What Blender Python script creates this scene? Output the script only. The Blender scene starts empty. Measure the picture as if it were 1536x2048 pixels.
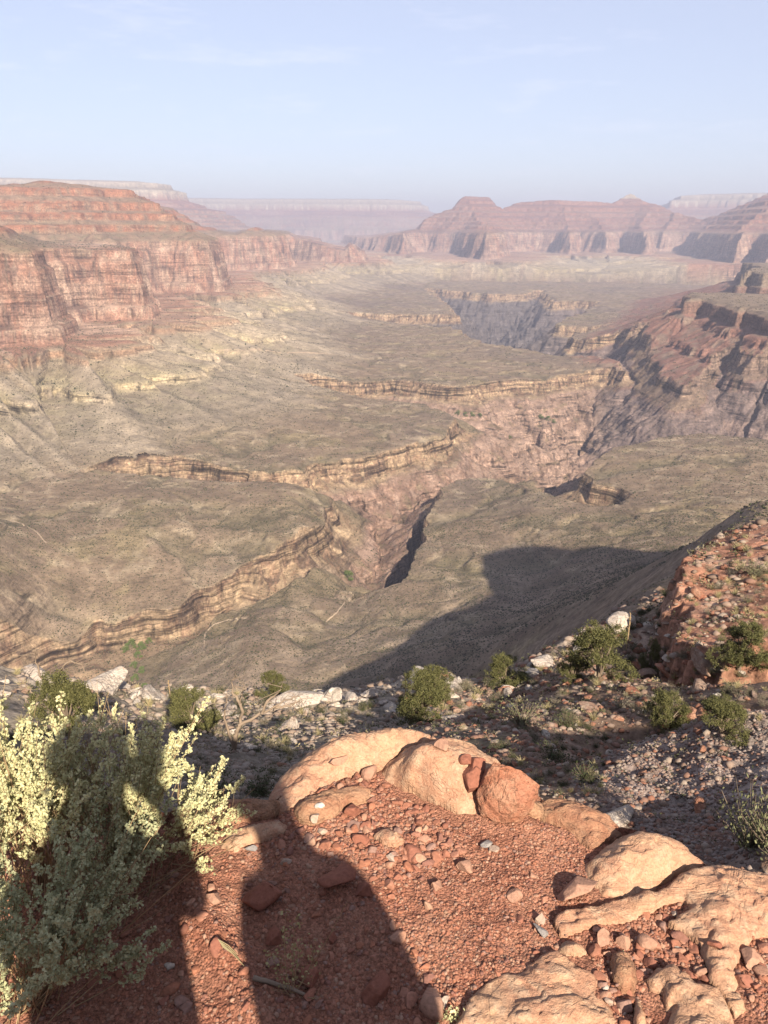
import bpy, bmesh, math, random
import numpy as np
from mathutils import Vector, Matrix, Euler

# ---------------------------------------------------------------- camera, sky, sun, exposure
S = bpy.context.scene
COL = S.collection
R = math.radians
F_PX, W_PX, H_PX, HORIZON = 1536.0, 1536.0, 2048.0, 455.0
PITCH = math.atan((H_PX / 2 - HORIZON) / F_PX)
CP, SP = math.cos(PITCH), math.sin(PITCH)

cam_data = bpy.data.cameras.new("camera")
cam = bpy.data.objects.new("camera", cam_data)
COL.objects.link(cam)
cam_data.sensor_fit = 'VERTICAL'
cam_data.sensor_height = 36.0
cam_data.lens = 36.0 * F_PX / H_PX
cam_data.clip_start = 0.05
cam_data.clip_end = 60000.0
cam.location = (0, 0, 0)
cam.rotation_euler = (math.pi / 2 - PITCH, 0, 0)
S.camera = cam

SUN_EL, SUN_AZ = R(33.8), R(19.8)          # the sun stands behind the viewer and to the right
SUN = Vector((math.sin(SUN_AZ) * math.cos(SUN_EL), -math.cos(SUN_AZ) * math.cos(SUN_EL), math.sin(SUN_EL)))
w = bpy.data.worlds.new("World")
S.world = w
w.use_nodes = True
wn = w.node_tree.nodes
wl = w.node_tree.links
bg = wn["Background"]
sky = wn.new("ShaderNodeTexSky")
sky.sky_type = 'NISHITA'
sky.sun_disc = False
sky.sun_elevation = SUN_EL
sky.sun_rotation = math.pi - SUN_AZ
sky.altitude = 1500
sky.air_density = 1.0
sky.dust_density = 2.6
sky.ozone_density = 1.0
bg.inputs[1].default_value = 0.057
# high thin haze whitens the whole sky a little
_mx = wn.new("ShaderNodeMix"); _mx.data_type = 'RGBA'; _mx.inputs[0].default_value = 0.5
_mx.inputs[7].default_value = (5.0, 5.0, 6.1, 1)
wl.new(sky.outputs[0], _mx.inputs[6])
# a few faint wisps of cloud high on the right
_tc = wn.new("ShaderNodeTexCoord"); _mp = wn.new("ShaderNodeMapping"); _mp.inputs["Scale"].default_value = (5, 5, 26); wl.new(_tc.outputs["Generated"], _mp.inputs[0])
_nz = wn.new("ShaderNodeTexNoise"); _nz.inputs["Scale"].default_value = 1.6; _nz.inputs["Detail"].default_value = 7; _nz.inputs["Roughness"].default_value = .62; wl.new(_mp.outputs[0], _nz.inputs["Vector"])
_cr = wn.new("ShaderNodeValToRGB"); _cr.color_ramp.elements[0].position = .55; _cr.color_ramp.elements[1].position = .8; _cr.color_ramp.elements[1].color = (.32, .32, .32, 1); wl.new(_nz.outputs["Fac"], _cr.inputs[0])
_cm = wn.new("ShaderNodeMix"); _cm.data_type = 'RGBA'; _cm.inputs[7].default_value = (7.0, 6.9, 7.6, 1); wl.new(_cr.outputs[0], _cm.inputs[0]); wl.new(_mx.outputs[2], _cm.inputs[6]); wl.new(_cm.outputs[2], bg.inputs[0])

sd = bpy.data.lights.new("sun", 'SUN')
sd.energy = 5.0
sd.angle = R(0.55)
sd.color = (1.0, 0.87, 0.70)
so = bpy.data.objects.new("sun", sd)
so.rotation_euler = (-SUN).to_track_quat('-Z', 'Y').to_euler()
COL.objects.link(so)

S.view_settings.view_transform = 'Standard'
S.view_settings.look = 'None'
S.view_settings.gamma = 1.0
S.view_settings.exposure = 1.58
S.render.engine = 'CYCLES'
S.cycles.max_bounces = 6
S.cycles.diffuse_bounces = 3
S.cycles.transparent_max_bounces = 6
S.cycles.volume_bounces = 0
S.cycles.use_denoising = True
S.cycles.denoiser = 'OPENIMAGEDENOISE'
S.cycles.denoising_input_passes = 'RGB_ALBEDO_NORMAL'
S.cycles.volume_step_rate = 4.0

ALB = 0.45                              # scale from photo-like tints to true reflectance
def sc(c, k=None): return tuple((k or ALB) * v for v in c)
rng = np.random.default_rng(7)
random.seed(7)

# ---------------------------------------------------------------- numeric helpers
def _grad(ix, iy, seed):
    h = (ix * 374761393 + iy * 668265263 + seed * 1442695041) & 0xFFFFFFFF
    h = ((h ^ (h >> 13)) * 1274126177) & 0xFFFFFFFF
    return (h ^ (h >> 16))

_GA = np.linspace(0, 2 * np.pi, 64, endpoint=False)
_GX, _GY = np.cos(_GA).astype(np.float32), np.sin(_GA).astype(np.float32)

def perlin(x, y, seed=0):
    x = np.asarray(x, np.float64); y = np.asarray(y, np.float64)
    x0 = np.floor(x).astype(np.int64); y0 = np.floor(y).astype(np.int64)
    fx = (x - x0).astype(np.float32); fy = (y - y0).astype(np.float32)
    u = fx * fx * fx * (fx * (fx * 6 - 15) + 10); v = fy * fy * fy * (fy * (fy * 6 - 15) + 10)
    def dot(dx, dy):
        g = _grad(x0 + dx, y0 + dy, seed) & 63
        return _GX[g] * (fx - dx) + _GY[g] * (fy - dy)
    a = dot(0, 0); b = dot(1, 0); c = dot(0, 1); d = dot(1, 1)
    ab = a + (b - a) * u; cd = c + (d - c) * u
    return (ab + (cd - ab) * v) * 1.41

def fbm(x, y, octv=4, seed=0, gain=0.5, lac=2.03):
    s = 0; a = 1.0; n = 0
    for i in range(octv):
        s = s + a * perlin(x, y, seed + i * 17); n += a
        a *= gain; x = x * lac + 13.7; y = y * lac - 7.3
    return s / n

def ridged(x, y, octv=4, seed=0, gain=0.5, lac=2.1):
    s = 0; a = 1.0; n = 0
    for i in range(octv):
        s = s + a * (1 - 2 * np.abs(perlin(x, y, seed + i * 31))); n += a
        a *= gain; x = x * lac + 5.1; y = y * lac + 9.2
    return s / n                      # about -0.4 .. 1

def sstep(a, b, x):
    t = np.clip((x - a) / (b - a), 0, 1)
    return t * t * (3 - 2 * t)

def pix_dir(u, v):
    dx = (u - W_PX / 2) / F_PX; dy = (H_PX / 2 - v) / F_PX
    return dx, CP + dy * SP, -SP + dy * CP

def pz(u, v, z):                      # point seen at (u, v) of the photograph that lies at height z
    x, y, zz = pix_dir(u, v)
    k = z / zz
    return (x * k, y * k)

def pr(u, v, r):                      # point seen at (u, v) at horizontal distance r -> x, y, z
    x, y, zz = pix_dir(u, v)
    k = r / math.hypot(x, y)
    return (x * k, y * k, zz * k)

def ur(u, r):                         # column u of the horizon at distance r
    x, y, zz = pix_dir(u, HORIZON)
    k = r / math.hypot(x, y)
    return (x * k, y * k)

def poly_dist(x, y, poly, wts=None, reach=None):
    """signed distance (inside positive), weight at the nearest edge point and that point"""
    P = np.asarray(poly, np.float64); n = len(P)
    W = np.ones(n) if wts is None else np.asarray(wts, np.float64)
    x = x.astype(np.float32); y = y.astype(np.float32)
    best = np.full(x.shape, 1e18, np.float32)
    nx = np.zeros_like(x); ny = np.zeros_like(x); nw = np.zeros_like(x)
    ins = np.zeros(x.shape, bool)
    for i in range(n):
        ax, ay = P[i]; bx, by = P[(i + 1) % n]
        ex, ey = bx - ax, by - ay
        L = ex * ex + ey * ey + 1e-9
        px = x - np.float32(ax); py = y - np.float32(ay)
        t = np.clip((px * np.float32(ex) + py * np.float32(ey)) / np.float32(L), 0, 1)
        qx = t * np.float32(ex); qy = t * np.float32(ey)
        d2 = (px - qx) ** 2 + (py - qy) ** 2
        m = d2 < best
        best[m] = d2[m]
        nx[m] = qx[m] + np.float32(ax); ny[m] = qy[m] + np.float32(ay)
        nw[m] = (W[i] + (W[(i + 1) % n] - W[i]) * t)[m]
        c = ((ay > y) != (by > y))
        if ey != 0:
            c &= x < ex * (y - ay) / ey + ax
            ins ^= c
    d = np.sqrt(best)
    return np.where(ins, d, -d), nw, nx, ny

def outq(x, y, nx, ny, off):          # a coordinate that stays constant down a slope: the edge point pushed out by off
    dx = x - nx; dy = y - ny
    L = np.sqrt(dx * dx + dy * dy) + 1e-6
    return nx + dx / L * off, ny + dy / L * off

class RBF:                            # thin-plate spline
    def __init__(s, pts, vals, lam=1e-4):
        P = np.asarray(pts, float); V = np.asarray(vals, float); n = len(P)
        d = np.sqrt(((P[:, None] - P[None]) ** 2).sum(-1))
        K = np.where(d > 0, d * d * np.log(d + 1e-12), 0) + lam * np.eye(n)
        Q = np.c_[np.ones(n), P]
        A = np.zeros((n + 3, n + 3)); A[:n, :n] = K; A[:n, n:] = Q; A[n:, :n] = Q.T
        sol = np.linalg.solve(A, np.r_[V, 0, 0, 0])
        s.P, s.w, s.a = P, sol[:n], sol[n:]
    def __call__(s, a, b):
        out = (s.a[0] + s.a[1] * a + s.a[2] * b).astype(np.float64)
        for (pa, pb), w_ in zip(s.P, s.w):
            d2 = (a - pa) ** 2 + (b - pb) ** 2
            out += w_ * 0.5 * d2 * np.log(d2 + 1e-20)
        return out

# ---------------------------------------------------------------- mesh helpers
def mesh_obj(name, verts, faces, mat=None, smooth=True, parent=None, col=None, link=True):
    me = bpy.data.meshes.new(name)
    verts = np.asarray(verts, np.float32)
    if isinstance(faces, np.ndarray):
        k = faces.shape[1]
        me.vertices.add(len(verts)); me.vertices.foreach_set("co", verts.ravel())
        me.loops.add(faces.size); me.loops.foreach_set("vertex_index", faces.ravel().astype(np.int32))
        me.polygons.add(len(faces)); me.polygons.foreach_set("loop_start", np.arange(0, faces.size, k, dtype=np.int32))
        me.update(calc_edges=True)
    else:
        me.from_pydata([tuple(map(float, v)) for v in verts], [], faces); me.update()
    if smooth:
        me.polygons.foreach_set("use_smooth", np.ones(len(me.polygons), bool))
    if col is not None:
        a = me.color_attributes.new("Col", 'FLOAT_COLOR', 'POINT')
        c = np.ones((len(verts), 4), np.float32); c[:, :3] = np.asarray(col) * ALB
        a.data.foreach_set("color", c.ravel())
    if mat: me.materials.append(mat)
    o = bpy.data.objects.new(name, me)
    if link: COL.objects.link(o)
    if parent: o.parent = parent
    return o

def grid_faces(nr, nc):
    i = np.arange(nr - 1)[:, None] * nc + np.arange(nc - 1)[None]
    return np.stack([i, i + 1, i + nc + 1, i + nc], -1).reshape(-1, 4)

def sub_mesh(name, verts, faces, mask, mat, col, **kw):
    f = faces[mask]
    used = np.zeros(len(verts), bool); used[f.ravel()] = True
    idx = np.cumsum(used) - 1
    return mesh_obj(name, verts[used], idx[f], mat, col=col[used], **kw)

def tag(o, label=None, cat=None, group=None, kind=None):
    if label: o["label"] = label
    if cat: o["category"] = cat
    if group: o["group"] = group
    if kind: o["kind"] = kind
    return o

def empty(name, loc=(0, 0, 0), rz=0.0):
    o = bpy.data.objects.new(name, None)
    o.location = loc; o.rotation_euler = (0, 0, rz); o.empty_display_size = 0.1
    COL.objects.link(o)
    return o

def copy_tree(src, loc, rot=(0, 0, 0), scale=1.0):
    c = src.copy(); COL.objects.link(c)
    c.location = loc; c.rotation_euler = rot
    c.scale = (scale,) * 3 if np.isscalar(scale) else scale
    for ch in list(src.children):
        d = ch.copy(); COL.objects.link(d); d.parent = c
    return c

# ---------------------------------------------------------------- material helpers
def new_mat(name, rough=0.9, spec=0.2):
    m = bpy.data.materials.new(name); m.use_nodes = True
    b = m.node_tree.nodes["Principled BSDF"]
    b.inputs["Roughness"].default_value = rough
    b.inputs["Specular IOR Level"].default_value = spec
    return m, m.node_tree.nodes, m.node_tree.links, b

def n_noise(N, L, vec, scale, detail=4, rough=0.6, dist=0.0):
    t = N.new("ShaderNodeTexNoise"); t.inputs["Scale"].default_value = scale
    t.inputs["Detail"].default_value = detail; t.inputs["Roughness"].default_value = rough
    t.inputs["Distortion"].default_value = dist
    if vec is not None: L.new(vec, t.inputs["Vector"])
    return t.outputs["Fac"]

def n_ramp(N, L, fac, stops):
    r = N.new("ShaderNodeValToRGB")
    e = r.color_ramp.elements
    while len(e) < len(stops): e.new(0.5)
    for k, (p, c) in enumerate(stops):
        e[k].position = p
        e[k].color = (*c, 1) if not np.isscalar(c) else (c, c, c, 1)
    if fac is not None: L.new(fac, r.inputs[0])
    return r.outputs[0]

def n_mix(N, L, fac, a, b, mode='MIX'):
    m = N.new("ShaderNodeMix"); m.data_type = 'RGBA'; m.blend_type = mode
    for sock, val in ((m.inputs["Factor"], fac), (m.inputs["A"], a), (m.inputs["B"], b)):
        if hasattr(val, "is_output"): L.new(val, sock)
        elif np.isscalar(val): sock.default_value = val if sock.name == "Factor" else (val, val, val, 1)
        else: sock.default_value = (*val, 1)
    # colour sockets share names with float ones: pick the RGBA ones
    return m

def mixc(N, L, fac, a, b, mode='MIX'):
    m = N.new("ShaderNodeMix"); m.data_type = 'RGBA'; m.blend_type = mode; m.clamp_factor = True
    def put(sock, val):
        if isinstance(val, bpy.types.NodeSocket): L.new(val, sock)
        elif np.isscalar(val): sock.default_value = (val, val, val, 1)
        else: sock.default_value = (*val, 1)
    if isinstance(fac, bpy.types.NodeSocket): L.new(fac, m.inputs[0])
    else: m.inputs[0].default_value = fac
    put(m.inputs[6], a); put(m.inputs[7], b)
    return m.outputs[2]

def n_math(N, L, op, a, b=None):
    m = N.new("ShaderNodeMath"); m.operation = op
    for i, val in enumerate((a, b)):
        if val is None: continue
        if isinstance(val, bpy.types.NodeSocket): L.new(val, m.inputs[i])
        else: m.inputs[i].default_value = val
    return m.outputs[0]

def n_pos(N, L, scale=None):
    g = N.new("ShaderNodeNewGeometry"); o = g.outputs["Position"]
    if scale:
        mp = N.new("ShaderNodeMapping"); mp.inputs["Scale"].default_value = scale
        L.new(o, mp.inputs["Vector"]); o = mp.outputs["Vector"]
    return o

def n_obj(N, L):
    return N.new("ShaderNodeTexCoord").outputs["Object"]

def n_bump(N, L, bsdf, height, strength=0.5, dist=0.01):
    b = N.new("ShaderNodeBump"); b.inputs["Strength"].default_value = strength
    b.inputs["Distance"].default_value = dist
    L.new(height, b.inputs["Height"]); L.new(b.outputs[0], bsdf.inputs["Normal"])
# ---------------------------------------------------------------- canyon terrain: control points
CTRL = []
def cv(*rows):                        # (u, v, z): visible ground at a known height
    for u, v, z in rows:
        x, y = pz(u, v, z); CTRL.append((x, y, z))
def cr(*rows):                        # (u, v, r): visible ground at a known distance
    for u, v, r in rows: CTRL.append(pr(u, v, r))
def ca(*rows):                        # (azimuth, r, z): ground the photograph hides
    for a, r, z in rows: CTRL.append((r * math.sin(R(a)), r * math.cos(R(a)), z))

# shelf of white rock, its crest
cr((-200, 1402, 18), (0, 1388, 20), (150, 1374, 23), (350, 1388, 25), (550, 1396, 26), (700, 1396, 27), (850, 1362, 31),
   (960, 1372, 31), (1060, 1330, 35), (1160, 1276, 40), (1250, 1243, 45), (1320, 1225, 50))
# slope this side of the crest
cr((500, 1445, 20), (300, 1445, 19), (700, 1445, 20), (900, 1430, 23), (1050, 1390, 25.5), (1200, 1360, 27), (1300, 1370, 25.5),
   (1450, 1395, 20), (1536, 1380, 21), (1700, 1380, 21), (200, 1500, 10.5), (500, 1500, 12.5), (450, 1575, 7.2), (700, 1500, 12),
   (950, 1462, 16.5), (1100, 1500, 12.5), (1000, 1560, 8.5), (1120, 1585, 7.4), (1200, 1438, 18.5), (1000, 1640, 5.6), (600, 1640, 5.2), (300, 1640, 5.0))
ca((-30, 3, -4.0), (-10, 3, -4.1), (5, 3, -4.2), (20, 3, -4.3), (32, 3, -3.9), (45, 3, -4.0), (45, 8, -6), (45, 20, -11.5), (45, 45, -20), (-40, 8, -7), (-40, 20, -15))
# rubble mound on the right
cr((1285, 1490, 9), (1400, 1458, 10), (1500, 1452, 10.5), (1600, 1452, 10.5), (1350, 1545, 8), (1450, 1600, 7.2), (1250, 1605, 7.1),
   (1350, 1690, 5.9), (1480, 1690, 5.8), (1560, 1720, 5.2), (1225, 1655, 6.1))
ca((22, 12.5, -11.2), (26, 12.5, -11.0))
# red ledge (the step itself is added later, so these lie LIFT lower)
LIFT = 3.4
for u, v, r in ((1372, 1112, 46), (1420, 1085, 50), (1470, 1066, 55), (1540, 1060, 56), (1700, 1060, 56), (1540, 1200, 37.5), (1440, 1180, 40), (1370, 1190, 39),
                (1390, 1245, 35), (1470, 1250, 34), (1360, 1285, 32.5), (1440, 1300, 30.5), (1540, 1290, 30.5), (1700, 1290, 30.5)):
    x, y, z = pr(u, v, r); CTRL.append((x, y, z - LIFT))
# drop behind the shelf, hidden
for a in (-42, -30, -18, -6, 6):
    ca((a, 45, -41), (a, 80, -78), (a, 150, -150), (a, 260, -245), (a, 400, -330))
ca((13, 75, -53), (13, 150, -112), (13, 280, -190), (19, 80, -50), (19, 150, -85), (19, 280, -140), (25, 85, -50), (25, 150, -86), (25, 280, -128), (32, 85, -48), (32, 150, -84), (32, 280, -115))
# shaded hillside on the right
cr((1545, 1000, 420), (1485, 1040, 460), (1420, 1080, 520), (1345, 1115, 600), (1230, 1160, 560), (1250, 1190, 430), (1120, 1230, 520), (1000, 1275, 560), (820, 1335, 570), (660, 1392, 575))
ca((29, 600, -240), (29, 850, -330), (35, 420, -135), (35, 600, -200), (35, 900, -320), (45, 100, -48), (45, 300, -80), (45, 600, -150), (45, 900, -300), (60, 100, -30), (60, 300, -20), (60, 700, -60), (60, 1200, -300))
# near creek and the low hills on this side of it
cv((270, 1310, -425), (100, 1335, -425), (-100, 1380, -425), (450, 1240, -412), (560, 1250, -405), (650, 1215, -408), (700, 1172, -418), (760, 1190, -405),
   (850, 1180, -396), (600, 1330, -402), (420, 1370, -412), (500, 1300, -398), (330, 1390, -420), (860, 1235, -398), (940, 1180, -385), (1010, 1165, -385), (1060, 1200, -388), (800, 1265, -397))
# mesas
cv((250, 962, -347), (300, 1050, -353), (640, 990, -362), (100, 1100, -358), (0, 1235, -370), (600, 1060, -362), (-100, 1250, -370), (450, 1000, -356), (30, 1000, -350),
   (300, 900, -352), (600, 870, -350), (800, 850, -352), (450, 930, -357), (860, 880, -358), (100, 930, -345),
   (900, 1050, -386), (1000, 1005, -378), (1060, 1030, -364), (1160, 1065, -358), (1310, 1060, -345), (1020, 1085, -380), (1120, 1110, -372), (865, 1120, -394), (940, 970, -388), (1230, 1040, -356),
   (1350, 895, -343), (1500, 930, -338), (1250, 975, -356), (1350, 1000, -352), (1190, 945, -358), (1450, 1040, -340), (1200, 1010, -366))
cv((700, 760, -352), (1000, 740, -352), (1180, 745, -354), (1000, 710, -346), (700, 700, -345), (880, 650, -345), (1300, 650, -340), (1200, 640, -348), (1250, 690, -350), (1450, 800, -390), (1400, 730, -370))
for a in (-42, -28, -14, 0, 14, 28, 42, 60):
    ca((a, 2800, -348), (a, 4500, -350), (a, 8000, -350), (a, 20000, -350))
ca((-42, 1200, -350), (-42, 800, -390), (42, 1500, -345), (60, 1800, -345))
_c = np.array(CTRL)
_r = np.hypot(_c[:, 0], _c[:, 1])
_rbf = RBF(np.c_[np.arctan2(_c[:, 0], _c[:, 1]) * 2.2, np.log(_r)], _c[:, 2] / _r, 2e-5)
_GAZ = np.linspace(R(-80), R(80), 321); _GLR = np.linspace(math.log(2.0), math.log(26000), 560)
_GT = _rbf(*np.meshgrid(_GAZ * 2.2, _GLR))

def base_z(x, y):
    r = np.hypot(x, y); az = np.arctan2(x, y); lr = np.log(r)
    a = np.clip((az - _GAZ[0]) / (_GAZ[1] - _GAZ[0]), 0, len(_GAZ) - 1.001); b = np.clip((lr - _GLR[0]) / (_GLR[1] - _GLR[0]), 0, len(_GLR) - 1.001)
    ia = a.astype(int); ib = b.astype(int); fa = a - ia; fb = b - ib
    t = (_GT[ib, ia] * (1 - fa) + _GT[ib, ia + 1] * fa) * (1 - fb) + (_GT[ib + 1, ia] * (1 - fa) + _GT[ib + 1, ia + 1] * fa) * fb
    return t * r

# ---------------------------------------------------------------- rims, gorges and walls
def P(rows, z): return [pz(u, v, z) for u, v in rows]
GORGE = [  # (u, v, z of the rim there, how much of a cliff it is)
    (-300, 1370, -375, 1), (-100, 1285, -372, 1), (0, 1243, -370, 1), (60, 1216, -368, 1), (130, 1190, -364, 1), (200, 1165, -362, 1), (290, 1150, -360, 1), (350, 1140, -360, 1),
    (420, 1118, -360, 1), (470, 1103, -361, 1), (520, 1085, -362, 1), (580, 1070, -362, 1), (640, 1037, -363, 1), (664, 1005, -363, .7), (650, 984, -363, .3),
    (560, 978, -360, .2), (400, 968, -356, .2), (300, 954, -352, .3), (200, 956, -350, .2), (140, 962, -349, .2),
    (185, 950, -351, .5), (230, 936, -352, .9), (300, 925, -353, 1), (380, 929, -355, 1), (450, 940, -357, 1), (520, 946, -357, 1), (600, 943, -357, 1), (640, 926, -357, 1), (690, 915, -357, 1),
    (740, 906, -357, 1), (800, 892, -357, 1), (850, 882, -357, 1), (884, 868, -357, 1), (905, 850, -355, 1), (908, 836, -354, .8), (895, 826, -353, .3),
    (850, 815, -352, .3), (760, 802, -352, .3), (700, 795, -352, .3), (640, 785, -352, .3), (590, 772, -352, .5),
    (640, 766, -352, .8), (700, 769, -352, 1), (750, 766, -352, 1), (790, 762, -352, 1), (850, 772, -352, 1), (920, 775, -352, 1), (1000, 762, -353, 1), (1100, 755, -354, 1), (1180, 742, -354, 1),
    (1225, 742, -354, 1), (1244, 752, -354, 1), (1236, 738, -353, .8), (1180, 724, -352, .5), (1100, 708, -350, .6), (1020, 694, -347, .8), (960, 688, -346, .6), (930, 672, -346, .6), (900, 655, -346, .4),
    (820, 648, -346, .3), (740, 640, -346, .3), (660, 634, -346, .3), (690, 628, -346, .8), (800, 628, -346, 1), (905, 630, -346, 1), (890, 608, -346, .8), (850, 576, -348, .8),
    (880, 578, -348, 1), (930, 584, -348, 1), (980, 588, -348, 1), (1040, 586, -348, 1), (1085, 579, -348, 1), (1096, 590, -348, 1), (1110, 604, -348, 1), (1150, 600, -348, 1), (1206, 604, -348, .9), (1130, 640, -348, 1),
    (1112, 652, -349, 1), (1180, 656, -350, 1), (1222, 654, -350, .8), (1150, 672, -350, 1), (1144, 684, -350, 1), (1205, 690, -350, 1), (1240, 684, -350, 1), (1262, 700, -352, 1), (1284, 700, -354, .9),
    (1296, 742, -364, .6), (1322, 792, -376, .5), (1366, 826, -388, .7), (1392, 812, -388, .9), (1428, 800, -388, 1), (1462, 808, -390, 1), (1480, 832, -392, .9), (1520, 826, -390, .8), (1560, 840, -390, .7), (1800, 848, -385, .6),
    (1800, 880, -345, .6), (1540, 874, -340, .5), (1450, 872, -340, .4), (1350, 868, -342, .5), (1290, 884, -346, .9), (1232, 898, -352, 1), (1190, 924, -355, 1), (1172, 944, -356, 1), (1192, 962, -357, 1), (1240, 978, -357, .8), (1282, 994, -357, .4), (1240, 1012, -362, .2), (1160, 1010, -366, .2), (1104, 1006, -372, .3), (1080, 997, -374, .5),
    (1060, 988, -378, .3), (1000, 964, -386, .4), (944, 956, -388, .7), (915, 966, -390, .8), (872, 1008, -391, 1), (862, 1030, -391, 1), (842, 1060, -392, 1), (834, 1100, -394, 1), (830, 1135, -396, 1), (796, 1166, -402, .8),
    (735, 1176, -412, .4), (690, 1182, -414, .1), (620, 1210, -408, .0), (540, 1232, -406, .0), (460, 1262, -412, .0), (380, 1310, -416, 0), (300, 1370, -420, 0), (180, 1400, -424, 0), (-100, 1430, -425, 0), (-300, 1470, -425, 0)]
G_POLY = [pz(u, v, z) for u, v, z, c in GORGE]
G_W = [c for *_, c in GORGE]

WZ = -225.0                            # foot of the great red wall
W_LEFT = P([(-500, 740), (-200, 715), (0, 694), (70, 690), (126, 688), (150, 665), (130, 648), (190, 640), (250, 640), (305, 640), (318, 630), (300, 600), (270, 588), (330, 584), (400, 586), (446, 582), (462, 572),
            (440, 552), (430, 541), (480, 541), (560, 538), (592, 533), (575, 521), (640, 523), (700, 524), (735, 523), (720, 514), (640, 508)], WZ) + [ur(640, 9500), ur(300, 8000), ur(-500, 7000)]
W_BUTTE = [ur(690, 11800)] + P([(730, 499), (775, 503), (800, 508), (850, 503), (905, 505), (940, 514), (968, 519), (1002, 515), (1010, 504), (1060, 502), (1105, 503), (1140, 508), (1160, 503), (1215, 506), (1240, 501), (1290, 509), (1310, 502), (1370, 503),
            (1390, 512), (1440, 518), (1470, 526), (1500, 520), (1540, 530), (1800, 530)], WZ) + [ur(1900, 12000), ur(690, 13000)]
W_RIM_A = [ur(-400, 6000), ur(60, 6100), ur(130, 6300), ur(190, 7000), ur(100, 8500), ur(-400, 8500)]
W_RIM_B = [ur(-400, 9300), ur(180, 9300), ur(330, 9500), ur(430, 9700), ur(500, 10300), ur(520, 11200), ur(300, 13500), ur(-400, 13500)]
W_RIM_C = [ur(200, 15000), ur(480, 15400), ur(700, 15300), ur(800, 15500), ur(880, 15900), ur(940, 17000), ur(900, 20500), ur(200, 20500)]
W_RIM_D = [ur(1230, 14000), ur(1300, 13600), ur(1400, 14000), ur(1480, 13800), ur(1800, 14000), ur(1800, 19000), ur(1230, 19000)]

def cap_table(rows, r):
    u = np.array([a for a, b in rows], float); z = np.array([(HORIZON - b) / (F_PX / CP / CP) * CP * r for a, b in rows])
    return (u - 768) / F_PX / (CP), np.array([(math.tan(math.atan2((H_PX / 2 - b), F_PX) - PITCH)) * r for a, b in rows])
def tanaz(u):
    x, y, z = pix_dir(u, HORIZON); return x / y
def make_cap(rows, r):
    xs = np.array([tanaz(u) for u, v in rows]); zs = []
    for u, v in rows:
        x, y, z = pix_dir(u, v); zs.append(z / math.hypot(x, y) * (r(u) if callable(r) else r))
    return xs, np.array(zs)
CAP_BUTTE = make_cap([(660, 476), (740, 474), (790, 466), (835, 458), (850, 440), (880, 430), (908, 422), (921, 403), (930, 397), (974, 397), (982, 404), (990, 415), (1003, 422), (1012, 418), (1032, 408), (1100, 403), (1180, 405), (1222, 406), (1238, 396),
                      (1252, 386), (1266, 395), (1282, 404), (1312, 411), (1336, 424), (1362, 432), (1400, 440), (1440, 430), (1500, 404), (1540, 384), (1700, 372)], 9750.0)
CAP_LEFT = make_cap([(-500, 370), (0, 372), (100, 372), (200, 376), (280, 383), (345, 404), (352, 412), (400, 452), (440, 466), (470, 470), (490, 462), (510, 456), (530, 462), (570, 466), (590, 482), (640, 490), (665, 498), (690, 502), (702, 490), (716, 503), (760, 510)], lambda u: 3700.0 if u < 450 else 4950.0 if u < 592 else 5650.0)
CAP_NEAR = make_cap([(-500, 420), (-100, 430), (0, 455), (60, 487), (110, 495), (220, 497), (320, 500)], 2350.0)
PROF_WALL = np.array([(-1, 0), (0, 0), (4, 30), (22, 38), (26, 84), (33, 90), (38, 140), (50, 150), (54, 176), (66, 184), (150, 214), (156, 234), (205, 252), (211, 272), (262, 286), (268, 312), (340, 336), (346, 360), (450, 384), (470, 420), (700, 455), (720, 490), (900, 540), (915, 640), (1050, 680), (1060, 730), (1500, 770), (4000, 800)], float)

SLOT = P([(688, 1176), (735, 1168), (800, 1168), (826, 1140), (832, 1100), (842, 1060), (864, 1030), (872, 1004), (850, 1006), (812, 1040), (770, 1080), (748, 1120), (712, 1150)], -398)
W_RED = P([(1368, 628), (1400, 626), (1425, 634), (1455, 640), (1475, 652), (1492, 646), (1520, 664), (1545, 672), (1800, 700)], WZ) + [ur(1900, 2700), ur(1400, 2700)]
W_RED2 = P([(1478, 592), (1500, 588), (1520, 596), (1545, 592), (1800, 600)], WZ) + [ur(1900, 4000), ur(1500, 4000)]
CAP_RED = (np.array([-9., 9.]), np.array([-188., -188.])); CAP_RED2 = (np.array([-9., 9.]), np.array([-148., -148.]))

def wall_profile(d): return np.interp(d, PROF_WALL[:, 0], PROF_WALL[:, 1])
PROF_TAP = np.array([(0, 0), (.8, 5), (3.0, 6), (3.6, 11.5), (5.6, 12.5), (6.2, 19), (7.8, 20), (8.4, 27), (10, 28), (10.6, 33), (14, 35)], float)

LEDGE = [pr(u, v, r)[:2] for u, v, r in ((1378, 1100, 47), (1400, 1082, 50), (1440, 1068, 54), (1480, 1060, 57), (1700, 1040, 60), (1800, 1310, 30), (1540, 1325, 28.5), (1440, 1330, 28.5), (1372, 1318, 30), (1340, 1290, 32.5), (1352, 1250, 34.5),
                                           (1342, 1215, 37), (1338, 1180, 39.5), (1346, 1150, 42), (1362, 1128, 44.5))]

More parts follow.
